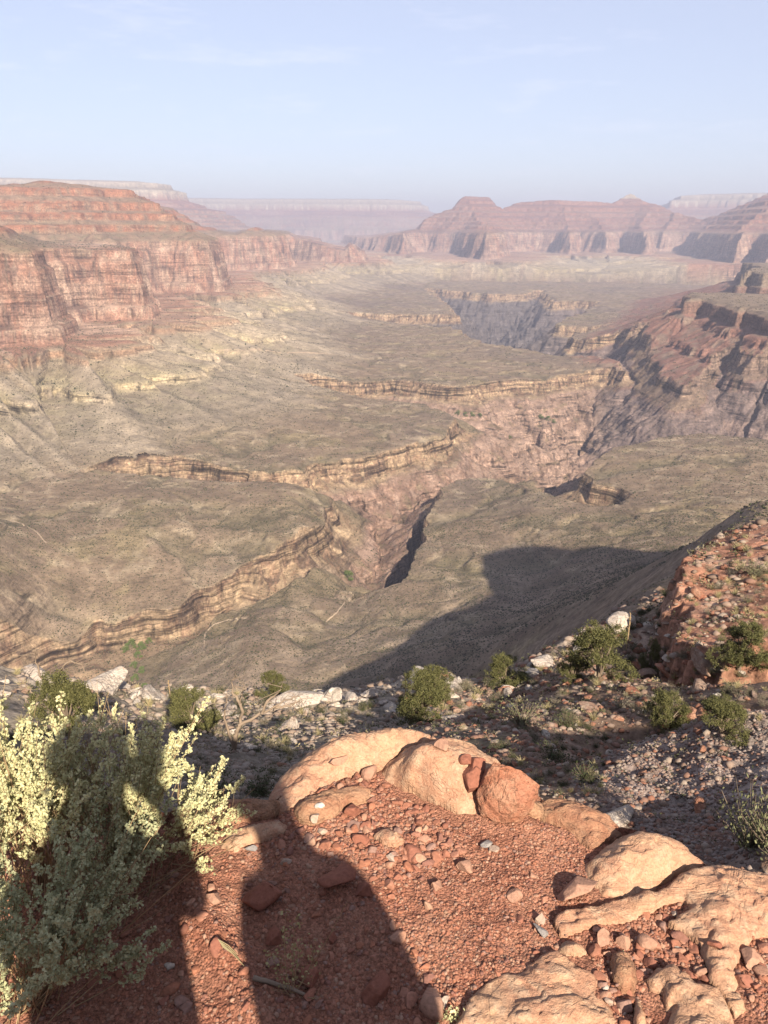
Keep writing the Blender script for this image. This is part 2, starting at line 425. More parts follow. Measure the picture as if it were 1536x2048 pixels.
def terrain(x, y, detail=True):
    """height, colour and region (0 ground, 1 left wall, 2 gorge, 3 far butte, 4 rims) over the plane"""
    r = np.hypot(x, y)
    z = base_z(x, y)
    farw = sstep(250, 700, r)
    nearw = 1 - farw
    # rolling relief of the platform and shrubby hills
    z = z + farw * (fbm(x / 160, y / 160, 4, 3) * 7 + ridged(x / 300, y / 300, 3, 5) * 5 * sstep(600, 1500, r) + fbm(x / 22, y / 22, 3, 9) * .8 - sstep(.55, .95, ridged(x / 190 + .3 * fbm(x / 60, y / 60, 2, 13), y / 190, 3, 14)) * 6 - sstep(.55, .9, ridged(x / 55, y / 55, 3, 15)) * 1.0)
    z = z + sstep(60, 200, r) * nearw * (fbm(x / 40, y / 40, 4, 11) * 5 + ridged(x / 18, y / 18, 3, 12) * 1.6)
    reg = np.zeros(x.shape, np.int8)
    col = np.zeros(x.shape + (3,), np.float32)
    n1 = fbm(x / 90, y / 90, 4, 21); n2 = fbm(x / 14, y / 14, 3, 22); n3 = fbm(x / 400, y / 400, 3, 23)
    # platform: grey brown with straw and olive patches
    a = np.array((.315, .232, .165), np.float32); b = np.array((.385, .305, .185), np.float32); c = np.array((.47, .36, .265), np.float32); dk = np.array((.25, .19, .15), np.float32)
    k1 = sstep(.05, .45, n1 + .35 * n2)[..., None]; k2 = sstep(.1, .5, n3 + .4 * n2)[..., None]
    k1 = k1 * .85; k2 = sstep(.0, .35, n3 + .35 * n1)[..., None]
    pl = a * (1 - k1) + b * k1
    pl = pl * (1 - .75 * k2) + dk * .75 * k2
    rav = sstep(.5, .9, ridged(x / 190 + .3 * fbm(x / 60, y / 60, 2, 13), y / 190, 3, 14)) * farw; pl = pl * (1 - .6 * rav[..., None]) + np.array((.21, .185, .115), np.float32) * .6 * rav[..., None]
    wash = sstep(.62, .9, ridged(x / 75 + .5 * fbm(x / 40, y / 40, 2, 16), y / 75, 3, 17)) * farw; pl = pl * (1 - .6 * wash[..., None]) + np.array((.52, .42, .30), np.float32) * .6 * wash[..., None]
    hills = (1 - sstep(700, 1000, r))[..., None]                       # pale stony hills near the creek
    k3 = sstep(-.15, .35, fbm(x / 60, y / 60, 4, 29))[..., None]
    pl = pl * (1 - .8 * hills * k3) + c * .8 * hills * k3
    col[:] = pl

    # --- walls
    Z = z.copy()
    wx = x + fbm(x / 420, y / 420, 3, 31) * 60 * sstep(1200, 3500, r); wy = y + fbm(x / 420, y / 420, 3, 32) * 60 * sstep(1200, 3500, r)
    def do_wall(mask, poly, cap, rid, talus_L, gul, buttress):
        X, Y = wx[mask], wy[mask]
        d, _, nx, ny = poly_dist(X, Y, poly)
        qx, qy = outq(X, Y, nx, ny, gul * 1.2)
        sgn = np.where(d > 0, -1, 1)
        qx2, qy2 = outq(X, Y, nx, ny, 0)
        bt = ridged(qx2 / buttress, qy2 / buttress, 3, 41 + rid)
        bt2 = ridged(X / (buttress * .22), Y / (buttress * .22), 3, 44 + rid)
        dd = d + (bt - .3) * buttress * .20 + (bt2 - .3) * buttress * .02
        zt = z[mask]
        hb = np.maximum(WZ - zt, 20)
        g = ridged(qx / gul, qy / gul, 3, 51 + rid)
        s = np.clip(1 + dd / talus_L, 0, 1)
        sk = hb * s ** 1.4
        sk = sk * (1 + (g - .25) * (.8 if rid == 3 else .16 if rid > 4 else .75) * sstep(0, .4, s) * (1 - sstep(.85, 1, s)))
        zz = zt + np.minimum(sk, hb)
        # ledges on the apron (yellow band, red band)
        for zl, hgt in ((-284.0, 13.0), (-240.0, 11.0)):
            m = np.exp(-((zz - zl) / 9.0) ** 2)
            zz = zl + (zz - zl) + hgt * .75 * np.tanh((zz - zl) / 2.2) * m * sstep(-.35, .3, fbm(qx2 / (gul * 1.5), qy2 / (gul * 1.5), 3, 61 + rid) + .12)
        ins = dd > 0
        pr_ = wall_profile(dd + fbm(X / 75, Y / 75, 4, 71 + rid) * 26 * sstep(60, 160, dd))
        top = WZ + pr_
        if cap is not None:
            cz = np.interp(X / Y, cap[0], cap[1])
            if cap is CAP_LEFT: cz = np.minimum(cz, np.maximum(np.interp(X / Y, CAP_NEAR[0], CAP_NEAR[1]), WZ + wall_profile(np.clip(r[mask] - 2900 + fbm(X / 160, Y / 160, 3, 74) * 90 + fbm(X / 45, Y / 45, 2, 75) * 25, 0, None))))
            if cap is CAP_LEFT or cap is CAP_BUTTE:
                t_ = cz / 34 + fbm(X / 260, Y / 260, 3, 76) * .5; fr_ = t_ - np.floor(t_); cz = np.where(cz > -20, .35 * cz + .65 * 34 * (np.floor(t_) + .35 * fr_ + .65 * sstep(.62, .92, fr_)), cz)
            cz = cz + fbm(X / 120, Y / 120, 3, 73) * 7
            top = np.minimum(top, np.maximum(cz, WZ + 30))
        zz = np.where(ins, np.maximum(zz, top), zz)
        # colours by stratum
        q3 = fbm(qx2 / 16 + qy2 / 16, zz / 30, 4, 81 + rid); q4 = fbm(qx2 / 45, qy2 / 45, 3, 82 + rid); bn = perlin(zz / 5.2 + q4 * .9, qx2 / 180 + rid, 83); nn = fbm(X / 35, Y / 35, 3, 84)
        cc = pl[mask].copy()
        def lay(colr, lo, hi, amt=1.0, soft=6, mod=None):
            k = sstep(lo - soft, lo + soft, zz) * (1 - sstep(hi - soft, hi + soft, zz)) * amt
            if mod is not None: k = k * mod
            cc[:] = cc * (1 - k[:, None]) + np.array(colr, np.float32) * k[:, None]
        sl = s > .01
        lay((.43, .345, .245), -335, -225, 1.0, 14, sstep(.02, .25, s)); lay((.53, .45, .285), -318, -262, .8, 10, sstep(-.4, .2, nn) * sstep(.1, .3, s)); lay((.55, .43, .26), -289, -279, .6, 3, sstep(.1, .3, s) * sstep(-.3, .2, nn)); lay((.48, .28, .18), -246, -233, .7, 4, sstep(.1, .3, s)); lay((.32, .265, .21), -330, -292, .6, 9, sstep(-.1, .3, g) * sstep(.02, .2, s))
        gg = sstep(.42, .8, g)                                              # pale wash lines between gullies
        lay((.50, .41, .31), -345, -240, .75, 5, gg * sstep(.02, .2, s))
        q6 = fbm((qx2 + qy2) / 110, zz / 42, 4, 85); lay((.45, .25, .18), -228, -42, 1, 4); lay((.56, .39, .30), -228, -42, .9, 4, sstep(-.12, .28, q4 * .5 + q6)); lay((.19, .125, .105), -220, -56, .85, 14, sstep(.02, .3, q3 * .7 - q6 * .9)); lay((.56, .43, .32), -80, -40, .6, 10, sstep(0, .5, q3)); lay((.30, .2, .15), -228, -42, .55, 4, sstep(.22, .4, bn)); lay((.56, .42, .31), -228, -42, .5, 4, sstep(.25, .42, -bn))
        lay((.34, .235, .165), -48, 700, 1, 5); lay((.27, .24, .155), -48, 20, .5, 9, sstep(-.2, .4, nn))
        stp = np.zeros_like(zz)
        for lo, hi in ((-15, 8), (26, 50), (60, 90), (110, 138), (158, 200)): stp = np.maximum(stp, sstep(lo - 4, lo + 3, zz) * (1 - sstep(hi - 3, hi + 5, zz)))
        lay((.42, .185, .11), -20, 205, .85, 6, stp * sstep(-.5, .1, nn + .3 * bn)); lay((.52, .34, .22), 20, 205, .6, 5, stp * sstep(.25, .6, bn))
        lay((.36, .17, .115), 205, 335, .9, 12); lay((.44, .25, .17), 205, 335, .6, 10, sstep(.1, .5, bn)); lay((.62, .53, .41), 340, 430, 1, 6); lay((.40, .34, .25), 420, 480, .8, 12); lay((.60, .52, .42), 470, 540, .9, 6); lay((.25, .25, .17), 540, 700, .8, 8)
        if rid in (3, 4):
            b2 = perlin(zz / 24 + .5 * q4, qx2 / 900, 86); lay((.22, .13, .115), -60, 340, .6, 8, sstep(.12, .35, b2)); lay((.52, .36, .29), -230, 340, .5, 8, sstep(.15, .4, -b2))
            lay((.25, .225, .195), -350, -232, .75, 4, sstep(.25, -.1, g) * sstep(.01, .1, s)); lay((.50, .43, .33), -345, -228, .7, 4, sstep(.42, .75, g) * sstep(.03, .2, s))
        if cap is CAP_BUTTE:
            lay((.34, .165, .125), -40, 330, .4, 8); lay((.24, .12, .10), -40, 330, .5, 6, sstep(.0, .4, bn))
            t_ = X / Y; k = (np.abs(t_ - tanaz(1252)) < .035) * sstep(290, 310, zz) + (t_ > tanaz(1470)) * sstep(290, 320, zz)
            cc[:] = cc * (1 - k[:, None]) + np.array((.52, .44, .35), np.float32) * k[:, None]
        if rid in (5, 6):
            k = sstep(.02, .25, s) * (1 - sstep(-2, 3, zz - WZ))
            cc[:] = cc * (1 - k[:, None]) + (np.array((.33, .18, .14), np.float32) * (1 - sstep(-.1, .4, nn))[:, None] + np.array((.33, .235, .18), np.float32) * sstep(-.1, .4, nn)[:, None]) * k[:, None]
            k = sstep(-3, 2, zz - WZ) * (1 - sstep(-197, -190, zz)); cc[:] = cc * (1 - k[:, None]) + np.array((.27, .16, .12), np.float32) * k[:, None]
            k = sstep(-197, -190, zz) * ins; cc[:] = cc * (1 - k[:, None]) + np.array((.31, .235, .17), np.float32) * k[:, None]
        upd = zz > Z[mask] + .01
        zi = Z[mask]; zi[upd] = zz[upd]; Z[mask] = zi
        ci = col[mask]; ci[upd] = cc[upd]; col[mask] = ci
        ri = reg[mask]; ri[upd & (dd > -.15 * talus_L)] = rid; reg[mask] = ri
        return None
    m = (r > 700) & (x < 900) & (r < 9800)
    if m.any(): do_wall(m, W_LEFT, CAP_LEFT, 1, 620, 62, 150)
    m = (r > 5600) & (r < 13500) & (x > -1400)
    if m.any(): do_wall(m, W_BUTTE, CAP_BUTTE, 3, 1700, 300, 420)
    m = (r > 1500) & (r < 4200) & (x > 500)
    if m.any():
        do_wall(m, W_RED, CAP_RED, 5, 330, 60, 150)
        do_wall(m, W_RED2, CAP_RED2, 6, 500, 80, 200)
    for poly, lo, hi in ((W_RIM_A, 5000, 9000), (W_RIM_B, 8400, 14500), (W_RIM_C, 14000, 21000), (W_RIM_D, 12800, 21000)):
        m = (r > lo) & (r < hi) & ((x > 0) if poly is W_RIM_D else (x < 3500))
        if m.any(): do_wall(m, poly, None, 4, 900, 170, 500)
    # --- gorges, cut into the platform
    m = (r > 500) & (r < 7500)
    if m.any():
        X, Y = x[m], y[m]
        amp = 1 + 1.6 * sstep(1600, 4500, r[m])
        X2 = X + (fbm(X / 70, Y / 70, 3, 91) * 20 + fbm(X / 24, Y / 24, 2, 93) * 5) * amp; Y2 = Y + (fbm(X / 70, Y / 70, 3, 92) * 20 + fbm(X / 24, Y / 24, 2, 94) * 5) * amp
        d, wt, nx, ny = poly_dist(X2, Y2, G_POLY, G_W)
        ins = d > 0
        qx, qy = outq(X2, Y2, nx, ny, 60)
        rib = ridged(qx / 75, qy / 75, 3, 95); rib2 = ridged(X2 / 50, Y2 / 50, 4, 96)
        zt = Z[m]
        sc = 1 + .5 * sstep(2500, 5000, r[m])
        wt = wt * (.72 + .28 * sstep(-.35, .1, fbm(nx / 55, ny / 55, 3, 101)))
        tap = np.interp(d / sc / (1 + .9 * np.clip(fbm(nx / 38, ny / 38, 3, 102), -.4, .8)), PROF_TAP[:, 0], PROF_TAP[:, 1]) * wt
        # cliffs come and go along the rim
        farg = sstep(1500, 2300, r[m])
        low = np.clip(d - 20 * sc * wt, 0, None)
        deep = sstep(0, 60, low)
        mid_ = sstep(820, 1050, r[m]); ups = np.clip(.24 + (.20 + .26 * mid_) * wt + .16 * farg, 0, .78)
        dep = tap + low * ups * (1 - .42 * sstep(.27, .34, X / Y) * farg) * (1 + (rib - .3) * (.30 + .2 * farg) * deep + (rib2 - .3) * (.14 + .16 * farg) * deep) + (rib2 - .3) * (3 + 7 * farg) * deep
        floor = -432 - sstep(760, 1000, r[m]) * 55 - sstep(1000, 1600, r[m]) * 70 - sstep(1700, 3000, r[m]) * 160
        nb = (r[m] < 830) & (X < 20)
        zg = np.maximum(zt - dep, np.where(zt - dep < floor, floor + (zt - dep - floor) * .12, floor))
        zg = np.where(zt < floor, zt - np.minimum(dep, 4), zg)
        ds_, _, _, _ = poly_dist(X2, Y2, SLOT); zg = zg - 62 * sstep(0, 7, ds_) * (1 + .25 * fbm(X / 20, Y / 20, 3, 103)) + 20 * sstep(.35, .6, ridged(X / 42, Y / 42, 2, 104)) * sstep(8, 22, ds_)
        zg = np.where(ins | (ds_ > 0), zg, zt); ins = ins | (ds_ > 0)
        depth = zt - zg
        cc = col[m].copy()
        def put(colr, k): cc[:] = cc * (1 - k[:, None]) + np.array(colr, np.float32) * k[:, None]
        along = (nx + .6 * ny); bn = fbm(along / 110, depth / 6.5, 4, 98, .6); nn = fbm(along / 26, depth / 15, 4, 99); n5 = fbm(X / 9, (Y + depth * 2) / 9, 3, 100)
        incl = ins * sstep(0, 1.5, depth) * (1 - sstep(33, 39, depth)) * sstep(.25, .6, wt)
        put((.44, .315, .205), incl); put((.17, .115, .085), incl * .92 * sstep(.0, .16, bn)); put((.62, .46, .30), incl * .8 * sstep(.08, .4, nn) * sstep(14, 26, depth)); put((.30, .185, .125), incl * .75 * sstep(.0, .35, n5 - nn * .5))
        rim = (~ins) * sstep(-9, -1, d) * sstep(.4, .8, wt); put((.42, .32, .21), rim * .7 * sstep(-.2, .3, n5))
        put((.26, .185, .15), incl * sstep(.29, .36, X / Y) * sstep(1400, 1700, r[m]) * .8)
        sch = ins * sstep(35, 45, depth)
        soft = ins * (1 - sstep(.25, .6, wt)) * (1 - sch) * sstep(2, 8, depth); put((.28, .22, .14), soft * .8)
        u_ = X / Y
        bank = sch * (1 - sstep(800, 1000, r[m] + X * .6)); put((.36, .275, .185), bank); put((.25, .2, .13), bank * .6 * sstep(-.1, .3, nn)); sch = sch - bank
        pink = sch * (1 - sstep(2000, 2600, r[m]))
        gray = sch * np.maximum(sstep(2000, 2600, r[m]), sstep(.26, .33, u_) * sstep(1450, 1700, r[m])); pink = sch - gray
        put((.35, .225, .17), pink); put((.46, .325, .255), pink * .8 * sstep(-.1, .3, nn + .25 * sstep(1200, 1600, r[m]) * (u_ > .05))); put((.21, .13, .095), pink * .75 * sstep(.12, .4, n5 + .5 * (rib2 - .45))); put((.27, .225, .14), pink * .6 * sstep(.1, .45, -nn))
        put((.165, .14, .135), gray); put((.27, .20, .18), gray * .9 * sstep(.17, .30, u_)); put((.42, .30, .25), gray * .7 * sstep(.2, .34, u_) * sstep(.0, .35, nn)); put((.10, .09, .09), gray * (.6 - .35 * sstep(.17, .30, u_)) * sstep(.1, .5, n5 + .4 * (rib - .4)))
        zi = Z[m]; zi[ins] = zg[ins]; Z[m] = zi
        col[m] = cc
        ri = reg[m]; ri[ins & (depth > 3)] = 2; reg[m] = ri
    # red shale of the right hand side
    u_ = x / np.maximum(y, 1)
    k = sstep(.30, .40, u_) * sstep(2100, 2500, r) * (1 - sstep(4600, 5600, r)) * (reg == 0)
    k = k * (.45 + .55 * sstep(-.1, .4, n1)); col[:] = col * (1 - k[..., None]) + np.array((.27, .125, .085), np.float32) * k[..., None]
    return Z, col, reg
# ---------------------------------------------------------------- ground material shared by all rock and earth made as terrain
def ground_mat(name, s1, s2, s3, bump, bdist, veg=0.0, vegscale=0.3, vegcol=(.036, .036, .022)):
    m, N, L, b = new_mat(name, 0.95, 0.1)
    pos = n_pos(N, L)
    at = N.new("ShaderNodeAttribute"); at.attribute_name = "Col"
    a = n_noise(N, L, pos, s1, 5, .65); c = n_noise(N, L, pos, s2, 5, .7); d = n_noise(N, L, pos, s3, 3, .6)
    f = n_ramp(N, L, a, [(.3, .66), (.5, 1.0), (.7, 1.3)])
    g = n_ramp(N, L, c, [(.34, .52), (.5, 1.0), (.66, 1.5)])
    if veg:                             # open ground is evener than broken rock
        gn = N.new("ShaderNodeNewGeometry"); sn = N.new("ShaderNodeSeparateXYZ"); L.new(gn.outputs["Normal"], sn.inputs[0])
        g = mixc(N, L, n_ramp(N, L, sn.outputs[2], [(.55, 0.0), (.85, .62)]), g, 1.0)
    colr = mixc(N, L, 1.0, at.outputs["Color"], f, 'MULTIPLY'); colr = mixc(N, L, 1.0, colr, g, 'MULTIPLY')
    if veg:                             # bedding of the steep rock: thin level layers, and upright joints
        geo0 = N.new("ShaderNodeNewGeometry"); s0 = N.new("ShaderNodeSeparateXYZ"); L.new(geo0.outputs["Normal"], s0.inputs[0])
        steep = n_ramp(N, L, s0.outputs[2], [(.45, 1.0), (.78, 0.0)])
        bed = n_noise(N, L, n_pos(N, L, (.006, .006, .15)), 1.0, 5, .72, .25); jnt = n_noise(N, L, n_pos(N, L, (.09, .09, .006)), 1.0, 4, .6)
        lay = n_ramp(N, L, bed, [(.36, .42), (.46, .85), (.52, 1.15), (.60, 1.0), (.66, 1.4)]); jj = n_ramp(N, L, jnt, [(.34, .6), (.44, 1.0), (.7, 1.12)])
        sz = N.new("ShaderNodeSeparateXYZ"); L.new(pos, sz.inputs[0]); zf = n_ramp(N, L, n_math(N, L, 'DIVIDE', n_math(N, L, 'ADD', sz.outputs[2], 800.0), 1000.0), [(.52, 1.0), (.56, .42)])
        steep = n_math(N, L, 'MULTIPLY', steep, zf)
        colr = mixc(N, L, steep, colr, mixc(N, L, 1.0, mixc(N, L, 1.0, colr, lay, 'MULTIPLY'), jj, 'MULTIPLY'))
    if veg:                             # bedding of the steep rock: thin level layers, and upright joints
        geo0 = N.new("ShaderNodeNewGeometry"); s0 = N.new("ShaderNodeSeparateXYZ"); L.new(geo0.outputs["Normal"], s0.inputs[0])
        steep = n_ramp(N, L, s0.outputs[2], [(.45, 1.0), (.78, 0.0)])
        bed = n_noise(N, L, n_pos(N, L, (.006, .006, .15)), 1.0, 5, .72, .25); jnt = n_noise(N, L, n_pos(N, L, (.09, .09, .006)), 1.0, 4, .6)
        lay = n_ramp(N, L, bed, [(.36, .42), (.46, .85), (.52, 1.15), (.60, 1.0), (.66, 1.4)]); jj = n_ramp(N, L, jnt, [(.34, .6), (.44, 1.0), (.7, 1.12)])
        sz = N.new("ShaderNodeSeparateXYZ"); L.new(pos, sz.inputs[0]); zf = n_ramp(N, L, n_math(N, L, 'DIVIDE', n_math(N, L, 'ADD', sz.outputs[2], 800.0), 1000.0), [(.52, 1.0), (.56, .42)])
        steep = n_math(N, L, 'MULTIPLY', steep, zf)
        colr = mixc(N, L, steep, colr, mixc(N, L, 1.0, mixc(N, L, 1.0, colr, lay, 'MULTIPLY'), jj, 'MULTIPLY'))
    hgt = n_math(N, L, 'ADD', n_math(N, L, 'MULTIPLY', c, 1.0), n_math(N, L, 'MULTIPLY', d, .5))
    if veg:
        v = N.new("ShaderNodeTexVoronoi"); v.inputs["Scale"].default_value = vegscale; L.new(pos, v.inputs["Vector"])
        sp = n_ramp(N, L, v.outputs["Distance"], [(.10, 1.0), (.24, 0.0)])
        gate = n_ramp(N, L, n_noise(N, L, pos, vegscale * .13, 3), [(.36, .15), (.56, 1.0)])
        k = n_math(N, L, 'MULTIPLY', n_math(N, L, 'MULTIPLY', sp, gate), veg)
        geo = N.new("ShaderNodeNewGeometry"); sx = N.new("ShaderNodeSeparateXYZ"); L.new(geo.outputs["Normal"], sx.inputs[0])
        k = n_math(N, L, 'MULTIPLY', k, n_ramp(N, L, sx.outputs[2], [(.62, 0.0), (.8, 1.0)]))
        colr = mixc(N, L, k, colr, vegcol)
    L.new(colr, b.inputs["Base Color"])
    if veg: hgt = n_math(N, L, 'ADD', hgt, n_math(N, L, 'MULTIPLY', bed, 1.2))
    if veg: hgt = n_math(N, L, 'ADD', hgt, n_math(N, L, 'MULTIPLY', bed, 1.2))
    n_bump(N, L, b, hgt, bump, bdist)
    return m

M_FAR = ground_mat("canyon_rock", .035, .22, 1.1, .75, 3.0, .7, .42)
M_NEAR = ground_mat("hillside_earth", .35, 2.6, 11, .6, .12, 0)

def rows_of(spec):
    out = [spec[0][0]]
    for lo, hi, k in spec:
        while out[-1] < hi: out.append(out[-1] * (1 + k))
    return np.array(out)

FINE = 1.0
_az = np.r_[np.linspace(-70, -30.5, 26), np.arange(-29.5, 29.51, .075 * FINE), np.linspace(30.5, 70, 26)]
_az = np.radians(_az)
_rr = rows_of([(185, 550, .0035 * FINE), (550, 2700, .00115 * FINE), (2700, 6000, .0017 * FINE), (6000, 11500, .0016 * FINE), (11500, 21500, .003 * FINE)])
_A, _RR = np.meshgrid(_az, _rr)
FX, FY = _RR * np.sin(_A), _RR * np.cos(_A)
FZ, FC, FREG = terrain(FX, FY)
_V = np.stack([FX, FY, FZ], -1).reshape(-1, 3); _F = grid_faces(*FX.shape); _C = FC.reshape(-1, 3)
_fr = FREG.reshape(-1)[_F[:, 0]]
_rf = np.hypot(_V[_F[:, 0], 0], _V[_F[:, 0], 1])
_fr = np.where((_fr == 5) | (_fr == 6), 5, _fr)
for nm, mk, lab in (("red_mesa", _fr == 5, "low dark red mesa with shale slopes on the right"), ("canyon_floor", _fr == 0, "brown shrub dotted platform and hills of the canyon floor"), ("canyon_wall", _fr == 1, "stepped red and orange cliffs of the left canyon wall"),
                    ("gorge", _fr == 2, "cliff rimmed side canyons and dark inner gorge cut into the platform"), ("butte", _fr == 3, "hazy red flat topped butte and mesa wall across the canyon"),
                    ("far_rim", _fr == 4, "pale lavender canyon rims along the horizon")):
    if mk.any(): tag(sub_mesh(nm, _V, _F, mk, M_FAR, _C), lab, "terrain", kind="structure")

def far_ground(x, y):                   # height of the built canyon mesh (bilinear)
    r = np.hypot(x, y); a = np.arctan2(x, y)
    i = np.clip(np.searchsorted(_rr, r) - 1, 0, len(_rr) - 2); j = np.clip(np.searchsorted(_az, a) - 1, 0, len(_az) - 2)
    fr = (r - _rr[i]) / (_rr[i + 1] - _rr[i]); fa = (a - _az[j]) / (_az[j + 1] - _az[j])
    return (FZ[i, j] * (1 - fa) + FZ[i, j + 1] * fa) * (1 - fr) + (FZ[i + 1, j] * (1 - fa) + FZ[i + 1, j + 1] * fa) * fr
# ---------------------------------------------------------------- hillside between the ledge and the shelf (3 to 185 m)
_rn = rows_of([(2.5, 12, .006), (12, 60, .0042), (60, 185, .009)])
_rn = _rn[_rn < 184.0]; _rn = np.r_[_rn, _rr[0]]
_azn = np.radians(np.r_[np.linspace(-70, -31, 26), np.arange(-30, 31.01, .09), np.linspace(32, 70, 26)])
CREST = [pr(u, v, r)[:2] for u, v, r in ((-200, 1402, 18), (0, 1388, 20), (150, 1374, 23), (350, 1388, 25), (550, 1396, 26), (700, 1396, 27), (850, 1362, 31), (960, 1372, 31), (1060, 1330, 35), (1160, 1276, 40), (1250, 1243, 45))]
MOUND = [pr(u, v, r)[:2] for u, v, r in ((1225, 1475, 9.3), (1400, 1452, 10.4), (1700, 1445, 11), (1700, 1750, 5), (1400, 1760, 5.2), (1290, 1735, 5.5), (1215, 1660, 6.1), (1205, 1560, 7.6))]

def near_terrain(x, y):
    z = base_z(x, y)
    r = np.hypot(x, y)
    fade = 1 - sstep(110, 180, r)
    far_z, far_c, _ = terrain(x, y)
    z = z + (far_z - z) * sstep(60, 150, r)
    k = sstep(3, 9, r) * fade
    z = z + k * (fbm(x / 6, y / 6, 4, 201) * .55 + ridged(x / 2.6, y / 2.6, 4, 202) * .16) + fade * sstep(2.8, 4, r) * fbm(x / .9, y / .9, 4, 203) * .10
    # red ledge: a step with a ragged broken edge
    X = x + fbm(x / 1.8, y / 1.8, 3, 205) * 1.0; Y = y + fbm(x / 1.8, y / 1.8, 3, 206) * 1.0
    d, _, nx, ny = poly_dist(X, Y, LEDGE)
    st = np.interp(d, [-1.6, -.35, -.02, .08, .40, .48, 1.2], [0, .12, .34, .76, .80, 1.0, 1.0])
    z = z + st * LIFT * (r > 20)
    led = sstep(-.6, .3, d) * (r > 20)
    dm, _, _, _ = poly_dist(x + fbm(x, y, 3, 207) * .5, y + fbm(x, y, 3, 208) * .5, MOUND)
    mo = sstep(-.5, .4, dm)
    # the mound is a heap of broken limestone
    z = z + mo * (ridged(x / .35, y / .35, 4, 209) * .07 + ridged(x / .09, y / .09, 3, 210) * .02)
    dc = np.full(x.shape, 1e9)
    for (ax, ay), (bx, by) in zip(CREST[:-1], CREST[1:]):
        ex, ey = bx - ax, by - ay; t = np.clip(((x - ax) * ex + (y - ay) * ey) / (ex * ex + ey * ey), 0, 1)
        dc = np.minimum(dc, np.hypot(x - ax - t * ex, y - ay - t * ey))
    cr_ = np.exp(-(dc / 4.0) ** 2)
    z = z + cr_ * (ridged(x / 2.2, y / 2.2, 4, 211) - .2) * .5
    n1 = fbm(x / 3.5, y / 3.5, 4, 215); n2 = fbm(x / 1.1, y / 1.1, 4, 216)
    col = np.empty(x.shape + (3,), np.float32)
    az = np.degrees(np.arctan2(x, y))
    brown = np.array((.25, .165, .12), np.float32); grey = np.array((.33, .28, .225), np.float32); pale = np.array((.56, .48, .40), np.float32)
    red = np.array((.56, .28, .185), np.float32); pink = np.array((.54, .39, .30), np.float32); mound = np.array((.37, .29, .255), np.float32); mtan = np.array((.44, .36, .31), np.float32)
    def mx(c, k):
        col[:] = col * (1 - k[..., None]) + c * k[..., None]
    rightness = sstep(0, 14, az)
    col[:] = grey; mx(brown, np.clip(rightness * .9 + .25 * n1, 0, 1)); mx(pink, sstep(.05, .4, n1 + .4 * n2) * .7 * rightness)
    mx(pale, cr_ * sstep(-.35, .15, n1 + .3 * n2) * (1 - .4 * rightness)); mx(np.array((.33, .28, .17), np.float32), sstep(.15, .5, -n1) * .5)
    mx(red, led * (.75 + .25 * sstep(-.2, .2, n2))); mx(pink, led * sstep(.0, .4, n1) * .8); mx(np.array((.40, .33, .2), np.float32), led * sstep(.2, .5, -n1) * .55)
    mx(mound, mo); mx(mtan, mo * sstep(-.1, .3, n1 * .6 + n2)); mx(np.array((.33, .2, .155), np.float32), mo * sstep(.25, .5, -n2 - .3 * n1))
    mx(far_c, sstep(50, 120, r))
    return z, col

_A, _RR = np.meshgrid(_azn, _rn)
NX, NY = _RR * np.sin(_A), _RR * np.cos(_A)
NZ, NC = near_terrain(NX, NY)
tag(mesh_obj("hillside", np.stack([NX, NY, NZ], -1).reshape(-1, 3), grid_faces(*NX.shape), M_NEAR, col=NC.reshape(-1, 3)),
    "stony hillside and red ledge falling away below the viewpoint", "terrain", kind="structure")

def ground_z(x, y):
    x = np.atleast_1d(np.asarray(x, float)); y = np.atleast_1d(np.asarray(y, float))
    r = np.hypot(x, y); a = np.arctan2(x, y)
    i = np.clip(np.searchsorted(_rn, r) - 1, 0, len(_rn) - 2); j = np.clip(np.searchsorted(_azn, a) - 1, 0, len(_azn) - 2)
    fr = (r - _rn[i]) / (_rn[i + 1] - _rn[i]); fa = (a - _azn[j]) / (_azn[j + 1] - _azn[j])
    zn = (NZ[i, j] * (1 - fa) + NZ[i, j + 1] * fa) * (1 - fr) + (NZ[i + 1, j] * (1 - fa) + NZ[i + 1, j + 1] * fa) * fr
    return np.where(r < 184, zn, far_ground(x, y))

def hit(u, v, r0=3.0, r1=12000.0):      # first ground point along the sight line through pixel (u, v)
    x, y, z = pix_dir(u, v); h = math.hypot(x, y)
    rs = np.exp(np.linspace(math.log(r0), math.log(r1), 3000))
    g = ground_z(rs * x / h, rs * y / h)
    below = np.nonzero(rs * z / h < g)[0]
    if len(below) == 0: return None
    i = below[0]
    return (rs[i] * x / h, rs[i] * y / h, float(g[i]))

# ---------------------------------------------------------------- the mountainside behind and to the right of the viewer: its shadow lies in the valley
_sr = np.array((math.cos(SUN_AZ), math.sin(SUN_AZ))); _sf = np.array((-math.sin(SUN_AZ), math.cos(SUN_AZ)))
SE, CE, TE = math.sin(SUN_EL), math.cos(SUN_EL), math.tan(SUN_EL)
def sun_plane(p):
    a = p[0] * _sr[0] + p[1] * _sr[1]; s = p[0] * _sf[0] + p[1] * _sf[1]
    return a, s * SE + p[2] * CE
SHADOW_EDGE = [(610, 1392), (700, 1345), (780, 1300), (850, 1262), (920, 1222), (985, 1186), (962, 1112), (985, 1102), (1020, 1094), (1062, 1090), (1100, 1093), (1135, 1102), (1165, 1096), (1200, 1090), (1240, 1098), (1290, 1106), (1335, 1112)]
_sil = [(-400, -60), (-60, -8), (-10, -2.2), (14, -2.4), (24, -4.2), (40, -1.5)]
for u, v in SHADOW_EDGE:
    p = hit(u, v, 60)
    if p:
        a, b = sun_plane(p)
        pass; #print("EDGE", u, v, [round(t) for t in p], round(a), round(b))
        if a > _sil[-1][0] + 1: _sil.append((a, b))
